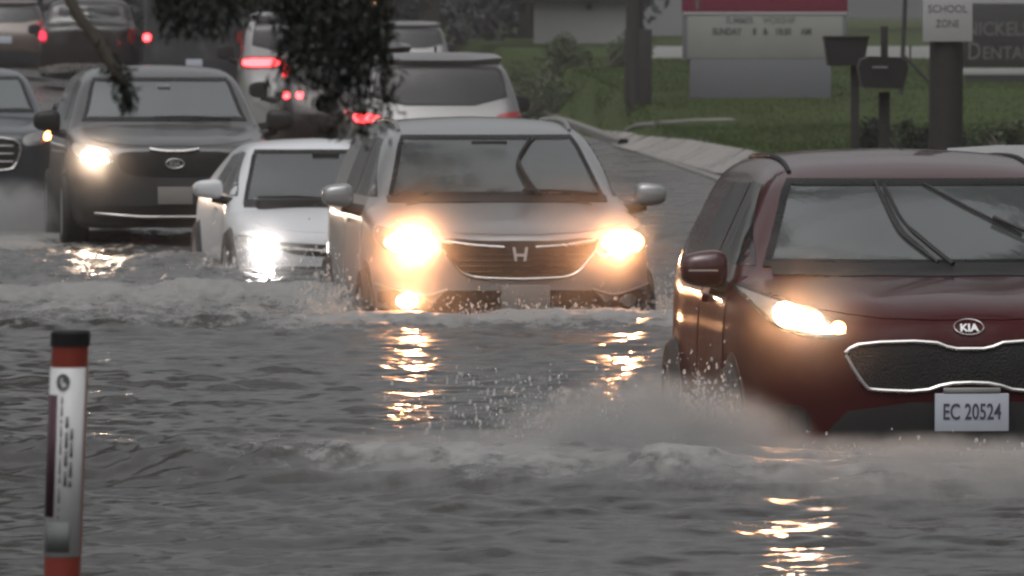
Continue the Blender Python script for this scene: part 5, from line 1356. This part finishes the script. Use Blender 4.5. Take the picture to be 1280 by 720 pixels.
tree(9.0, 34.5, 12.0, 4.5, 'unseen street tree on the right verge, limbs placed to reflect in the burgundy SUV glass', n=14000, over=((0.2, 33.2, 9.0, 0.7), (1.0, 32.9, 9.3, 0.55), (1.8, 32.9, 9.2, 0.45), (2.5, 32.8, 9.4, 0.4), (4.2, 33.6, 9.8, 1.0), (-0.3, 31.0, 9.6, 0.5)), leaf='leaf', group='unseen trees along the street', trunk_h=0.5, size=0.34)  # also out of view, its limbs set to darken the windshield reflection

def bush(X, Y, w, h, label, n=7000, m='hedge', size=0.065):
    z = float(ground_z(X, Y))
    r = empty('bush', (X, Y, z), 0, label, 'bush', 'bushes on the lawn')
    cs = [(random.uniform(-.75, .75) * w, random.uniform(-.4, .4) * w, h * random.uniform(0.15, 0.72)) for _ in range(18)]
    V, Q = leaf_cloud(cs, [min(w, h * 1.4) * random.uniform(0.12, 0.30) for _ in cs], n, size)
    V[:, 2] = np.abs(V[:, 2])
    mesh_np('foliage', V, Q, M[m], r, smooth=False)
    b = MB()
    for c in cs: b.tube([(c[0] * 0.2, c[1] * 0.2, -0.1), (c[0] * 0.7, c[1] * 0.7, c[2] * 0.6), c], [0.03, 0.02, 0.008], 6)
    b.build('stems', M['bark'], r)
for px, s, w, h, lab in ((628, 60, 1.7, 1.05, 'low green bush beside the dark trees'), (688, 58, 1.7, 0.95, 'wide green bush in front of the white building'), (745, 57, 1.3, 0.80, 'small green bush left of the utility pole')):
    X, Y = (px - 640) / s, F / s; bush(X, Y, w, h, lab)
X, Y = (1142 - 640) / 100, 80.0; bush(X, Y, 0.75, 0.55, 'dark low shrub between the mailbox and the thick pole', 5000, 'leaf_dark', 0.05)
X, Y = (1255 - 640) / 96, 83.0; bush(X, Y, 0.9, 0.38, 'yellowish low shrub under the black sign', 4000, 'hedge', 0.05)

def lawn_blades():
    n = 110000
    Y = 60 + 92 * rng.random(n); t = 0.20 + 11.5 * rng.random(n) ** 1.2
    X = kerb_x(Y) + t
    # keep the driveway clear
    dp = np.array([unproject(*p) for p in [(750, 167), (790, 169), (865, 179), (955, 198), (1010, 211), (1010, 223), (893, 223), (830, 204), (770, 188)]])
    ok = ~inside(np.stack([X, Y], 1), dp, -1)
    X, Y = X[ok], Y[ok]; n = len(X)
    Z = ground_z(X, Y) - 0.02
    h = 0.035 + 0.05 * rng.random(n) * (0.4 + fbm(X * 0.8, Y * 0.8, 91)); a = rng.random(n) * 6.28; w = 0.012
    lean = rng.normal(size=(n, 2)) * 0.03
    P = np.stack([X, Y, Z], 1)
    V = np.stack([P + np.stack([np.cos(a) * w, np.sin(a) * w, 0 * a], 1), P - np.stack([np.cos(a) * w, np.sin(a) * w, 0 * a], 1), P + np.column_stack([lean, h])], 1).reshape(-1, 3)
    o = mesh_np('grass', V, np.arange(n * 3).reshape(n, 3), M['grass'], None, smooth=False)
    tag(o, 'short wet lawn grass on the roadside bank', 'grass', None, 'stuff')
lawn_blades()

def overhanging_tree():
    """street tree on the near left verge; only the tips of its limbs hang into view"""
    Y = 13.0; s = F / Y
    p = lambda x, y, dy=0.0: ((x - 640) / s, Y + dy, CAM_H - (y - HORIZON) / s)
    bx = -2.9; gz = float(ground_z(bx, Y))
    r = empty('overhanging_tree', (bx, Y, gz), 0, 'near tree whose dark out of focus leafy twigs hang into the top left', 'tree')
    L = lambda q: (q[0] - bx, q[1] - Y, q[2] - gz)
    MB().tube([(0, 0, -0.2), (0.05, 0, 0.8), (0.02, 0, 2.0), (0.15, 0, 3.4), (0.1, 0.1, 5.5)], [0.22, 0.17, 0.15, 0.12, 0.05], 14).build('trunk', M['bark'], r)
    b = MB()
    b.tube([(0.02, 0, 2.0), (0.8, 0.05, 2.45), (1.6, 0.0, 2.50), (2.3, 0, 2.35), (2.5, 0, 2.15)], [0.10, 0.07, 0.045, 0.025, 0.012], 10)
    b.tube([(0.1, 0, 2.9), (0.9, -0.1, 3.1), (1.9, 0.2, 2.9), (2.6, 0.2, 2.7)], [0.08, 0.05, 0.03, 0.012], 10)
    b.build('limb', M['bark'], r)
    rnd = random.Random(11)
    tips, rad = [], []
    tw = MB()
    def hang(x, y0, y1, dx=0, w=14, dens=6):
        pts = []
        for i in range(6):
            t = i / 5; pts.append(L(p(x + dx * t + rnd.uniform(-3, 3), y0 + (y1 - y0) * t, rnd.uniform(-0.1, 0.1))))
        top = (pts[0][0] - 0.02, pts[0][1], 2.3)
        tw.tube([top] + pts, [0.006] + [0.005, 0.0045, 0.004, 0.0035, 0.003, 0.002], 6)
        for q in pts[1:]:
            for _ in range(dens):
                tips.append((q[0] + rnd.gauss(0, w / s * 0.6), q[1] + rnd.gauss(0, 0.05), q[2] + rnd.gauss(0, 0.012))); rad.append(w / s)
    for x, y1, w in ((362, 95, 14), (380, 85, 16), (398, 92, 16), (413, 120, 14), (428, 150, 14), (446, 165, 15), (462, 140, 15), (474, 130, 13), (484, 120, 9), (368, 60, 14), (405, 60, 16), (450, 90, 16), (436, 60, 15), (470, 70, 14)):
        hang(x, -25, y1, rnd.uniform(-6, 6), w)
    for x, y1, w in ((200, 30, 12), (218, 18, 13), (240, 34, 13), (258, 22, 12), (280, 28, 13), (296, 2, 10), (322, -8, 10), (345, 6, 9), (356, 40, 9)):
        hang(x, -30, y1, rnd.uniform(-6, 6), w, 5)
    # the long bare twig at the left with a leafy tip
    pts = [L(p(x, y)) for x, y in ((70, -40), (98, 20), (118, 45), (138, 78), (152, 100), (160, 128))]
    tw.tube(pts, [0.012, 0.013, 0.013, 0.012, 0.010, 0.004], 8)
    for x, y, k in ((140, 80, 14), (148, 86, 26), (158, 92, 26), (152, 104, 34), (158, 116, 40), (160, 126, 30), (130, 62, 8)):
        q = L(p(x, y))
        for _ in range(k): tips.append((q[0] + rnd.gauss(0, 0.006), q[1] + rnd.gauss(0, 0.02), q[2] + rnd.gauss(0, 0.008))); rad.append(0.010)
    tw.build('twigs', M['bark'], r)
    V, Q = leaf_cloud(tips, [q * 1.25 for q in rad], 4300, 0.024, 1.0, 1.4, 0.26)
    mesh_np('leaves', V, Q, M['leaf_dark'], r, smooth=False)
    cs = [(random.uniform(-1.4, 2.2), random.uniform(-1.3, 1.6), random.uniform(2.9, 5.6)) for _ in range(26)]
    V, Q = leaf_cloud(cs, [random.uniform(0.4, 0.75) for _ in cs], 9000, 0.09, 1, 0.6, 0.35)
    mesh_np('crown', V, Q, M['leaf'], r, smooth=False)
overhanging_tree()

# ---------------------------------------------------------------- buildings far behind
def house(px0, px1, s, eave_y, wall, label, depth=9.0, name='house', rise=2.4):
    Y = F / s; x0, x1 = (px0 - 640) / s, (px1 - 640) / s; cx = (x0 + x1) / 2; w = x1 - x0
    z = float(ground_z(cx, Y)) - 0.2
    ze = CAM_H - (eave_y - HORIZON) / s - z
    r = empty(name, (cx, Y, z), 0, label, 'building')
    MB().box((0, depth / 2, ze / 2), (w, depth, ze)).build('wall', M[wall], r, False)
    b = MB().prism([(-w / 2 - 0.4, ze + 0.01), (w / 2 + 0.4, ze + 0.01), (w / 2 + 0.4, ze + 0.16), (w * 0.2, ze + rise), (-w * 0.2, ze + rise), (-w / 2 - 0.4, ze + 0.16)], -0.4, depth + 0.4)
    b.build('roof', M['roof'], r, False)
    k = max(1, int(w / 2.6))
    for i in range(k):
        xx = -w / 2 + w * (i + 0.5) / k
        f = MB().box((xx, -0.02, ze - 0.75), (1.0, 0.06, 0.9), None, 0.01).build('window', M['signwhite'], r)
        MB().box((xx, -0.055, ze - 0.75), (0.84, 0.02, 0.74)).build('pane', M['pane'], f, False)
    return r
def white_house():
    s = 44.0; Y = F / s; x0, x1 = (668 - 640) / s, (782 - 640) / s; cx = (x0 + x1) / 2; w = x1 - x0
    z = float(ground_z(cx, Y)) - 0.2; ze = CAM_H + (85 - 1) / s - z
    r = empty('house', (cx, Y, z), 0, 'white walled low building under a dark roof behind the bushes', 'building')
    MB().box((0, 3.5, ze / 2), (w, 7, ze)).build('wall', M['wall'], r, False)
    MB().prism([(-w / 2 - 0.3, ze + 0.01), (w / 2 + 0.3, ze + 0.01), (w / 2 + 0.3, ze + 0.14), (0.6, ze + 1.7), (-0.6, ze + 1.7), (-w / 2 - 0.3, ze + 0.14)], -0.35, 7.3).build('roof', M['roof'], r, False)
    MB().box((0.25, -0.06, ze - 0.16), (0.18, 0.12, 0.16), None, 0.02).build('wall_lamp', M['cap'], r)
white_house()
house(700, 1010, 38.0, -70, 'wallgrey', 'long grey building far behind the church sign')
def white_wall():
    s = 53.0; Y = F / s; x0, x1 = (812 - 640) / s, (1330 - 640) / s
    z0 = CAM_H - (96 - HORIZON) / s; z1 = CAM_H - (58 - HORIZON) / s
    o = MB().box(((x0 + x1) / 2, Y, (z0 + z1) / 2 - 0.3), (x1 - x0, 0.2, z1 - z0 + 0.6), None, 0.02).build('low_wall', M['wall'])
    tag(o, 'low white wall behind the church sign and the mailbox', 'wall')
white_wall()
def box_truck():
    s = 54.0; X, Y, z = place(425, s); 
    r = empty('box_truck', (X, Y, z), 0, 'grey box truck far up the road with one amber marker lamp at its top corner', 'truck', 'traffic driving away up the road')
    P = lambda y: CAM_H - (y - HORIZON) / s - z
    w = 86 / s
    MB().box((0, 2.2, (P(2) + 0.7) / 2 + 0.1), (w, 4.4, P(2) - 0.7), None, 0.04).build('cargo_box', M['vangrey'], r)
    MB().box((0, 5.3, 1.2), (w * 0.92, 1.7, 1.6), None, 0.15).build('cab', M['vangrey'], r)
    MB().box((0, 0.05, 0.62), (w, 0.15, 0.16), None, 0.02).build('rear_bumper', M['plastic'], r)
    MB().ball(((466 - 425) / s, -0.03, P(4)), (0.07, 0.05, 0.07), 2).build('marker_lamp', M['amber'], r)
    for sx in (-1, 1):
        for y in (0.9, 5.2): wheel(r, sx * (w / 2 - 0.14), y, 0.40)
box_truck()

# ---------------------------------------------------------------- air
def haze():
    m, nt, out = nodes('rain_haze')
    v = N(nt, 'ShaderNodeVolumePrincipled'); v.inputs['Color'].default_value = (0.86, 0.86, 0.88, 1); v.inputs['Density'].default_value = 0.0007; v.inputs['Anisotropy'].default_value = 0.55
    nt.links.new(v.outputs[0], out.inputs['Volume'])
    o = MB().box((0, 410, 10), (640, 1040, 26)).build('haze', m, None, False)
    tag(o, 'thin rain haze hanging in the air over the street', 'haze', None, 'stuff')
haze()

# ---------------------------------------------------------------- light
ELEV, AZ = 64.0, 205.0     # a veiled sun, high behind the camera and to the left
w = bpy.data.worlds.new('World'); scene.world = w; w.use_nodes = True
nt = w.node_tree; nt.nodes.clear()
sky = nt.nodes.new('ShaderNodeTexSky'); sky.sky_type = 'NISHITA'; sky.sun_disc = False
sky.sun_elevation = math.radians(ELEV); sky.sun_rotation = math.radians(AZ); sky.air_density = 1.5; sky.dust_density = 6.0; sky.ozone_density = 1.0
hs = nt.nodes.new('ShaderNodeHueSaturation'); hs.inputs['Saturation'].default_value = 0.15
bg = nt.nodes.new('ShaderNodeBackground'); bg.inputs[1].default_value = 0.06
ow = nt.nodes.new('ShaderNodeOutputWorld')
# rain cloud: the sky grows darker towards the horizon, as under any overcast
tc = nt.nodes.new('ShaderNodeTexCoord'); sp = nt.nodes.new('ShaderNodeSeparateXYZ'); nt.links.new(tc.outputs['Generated'], sp.inputs[0])
cn = nt.nodes.new('ShaderNodeTexNoise'); cn.inputs['Scale'].default_value = 2.2; cn.inputs['Detail'].default_value = 5.0; nt.links.new(tc.outputs['Generated'], cn.inputs['Vector'])
mr = nt.nodes.new('ShaderNodeMapRange'); mr.inputs[1].default_value = 0.0; mr.inputs[2].default_value = 0.9; mr.inputs[3].default_value = 0.86; mr.inputs[4].default_value = 1.08
nt.links.new(sp.outputs[2], mr.inputs[0])
m2 = nt.nodes.new('ShaderNodeMapRange'); m2.inputs[1].default_value = 0.3; m2.inputs[2].default_value = 0.7; m2.inputs[3].default_value = 0.7; m2.inputs[4].default_value = 1.3
nt.links.new(cn.outputs['Fac'], m2.inputs[0])
mm = nt.nodes.new('ShaderNodeMath'); mm.operation = 'MULTIPLY'; nt.links.new(mr.outputs[0], mm.inputs[0]); nt.links.new(m2.outputs[0], mm.inputs[1])
vm = nt.nodes.new('ShaderNodeVectorMath'); vm.operation = 'SCALE'; nt.links.new(hs.outputs[0], vm.inputs[0]); nt.links.new(mm.outputs[0], vm.inputs['Scale'])
nt.links.new(sky.outputs[0], hs.inputs['Color']); nt.links.new(vm.outputs[0], bg.inputs[0]); nt.links.new(bg.outputs[0], ow.inputs[0])
sl = bpy.data.lights.new('sun', 'SUN'); sl.energy = 0.5; sl.angle = math.radians(75); sl.color = (1.0, 0.985, 0.97)
so = bpy.data.objects.new('sun', sl); col.objects.link(so)
az = math.radians(AZ); el = math.radians(ELEV)
d = Vector((math.sin(az) * math.cos(el), math.cos(az) * math.cos(el), math.sin(el)))
so.rotation_euler = d.to_track_quat('Z', 'Y').to_euler()
so.location = d * 100

# ---------------------------------------------------------------- camera
cd = bpy.data.cameras.new('camera'); cam = bpy.data.objects.new('camera', cd); col.objects.link(cam)
cd.sensor_width = 36.0; cd.lens = F / 1280 * 36.0
cam.location = (0, 0, CAM_H)
pitch = math.atan((360 - HORIZON) / F)
cam.rotation_euler = (math.radians(90) - pitch, 0, 0)
cd.clip_end = 3000; cd.clip_start = 0.5
cd.dof.use_dof = True; cd.dof.focus_distance = 27.0; cd.dof.aperture_fstop = 11.5
scene.camera = cam
p = M['droplet'].node_tree.nodes['Principled BSDF']; p.inputs['Transmission Weight'].default_value = 0.75; p.inputs['IOR'].default_value = 1.33

scene.view_settings.view_transform = 'Standard'; scene.view_settings.look = 'None'
scene.view_settings.exposure = 1.0; scene.view_settings.gamma = 1.0
scene.cycles.use_denoising = True
scene.cycles.filter_width = 2.4
scene.cycles.max_bounces = 8; scene.cycles.volume_bounces = 0
scene.cycles.sample_clamp_indirect = 8.0
scene.cycles.volume_step_rate = 2.0
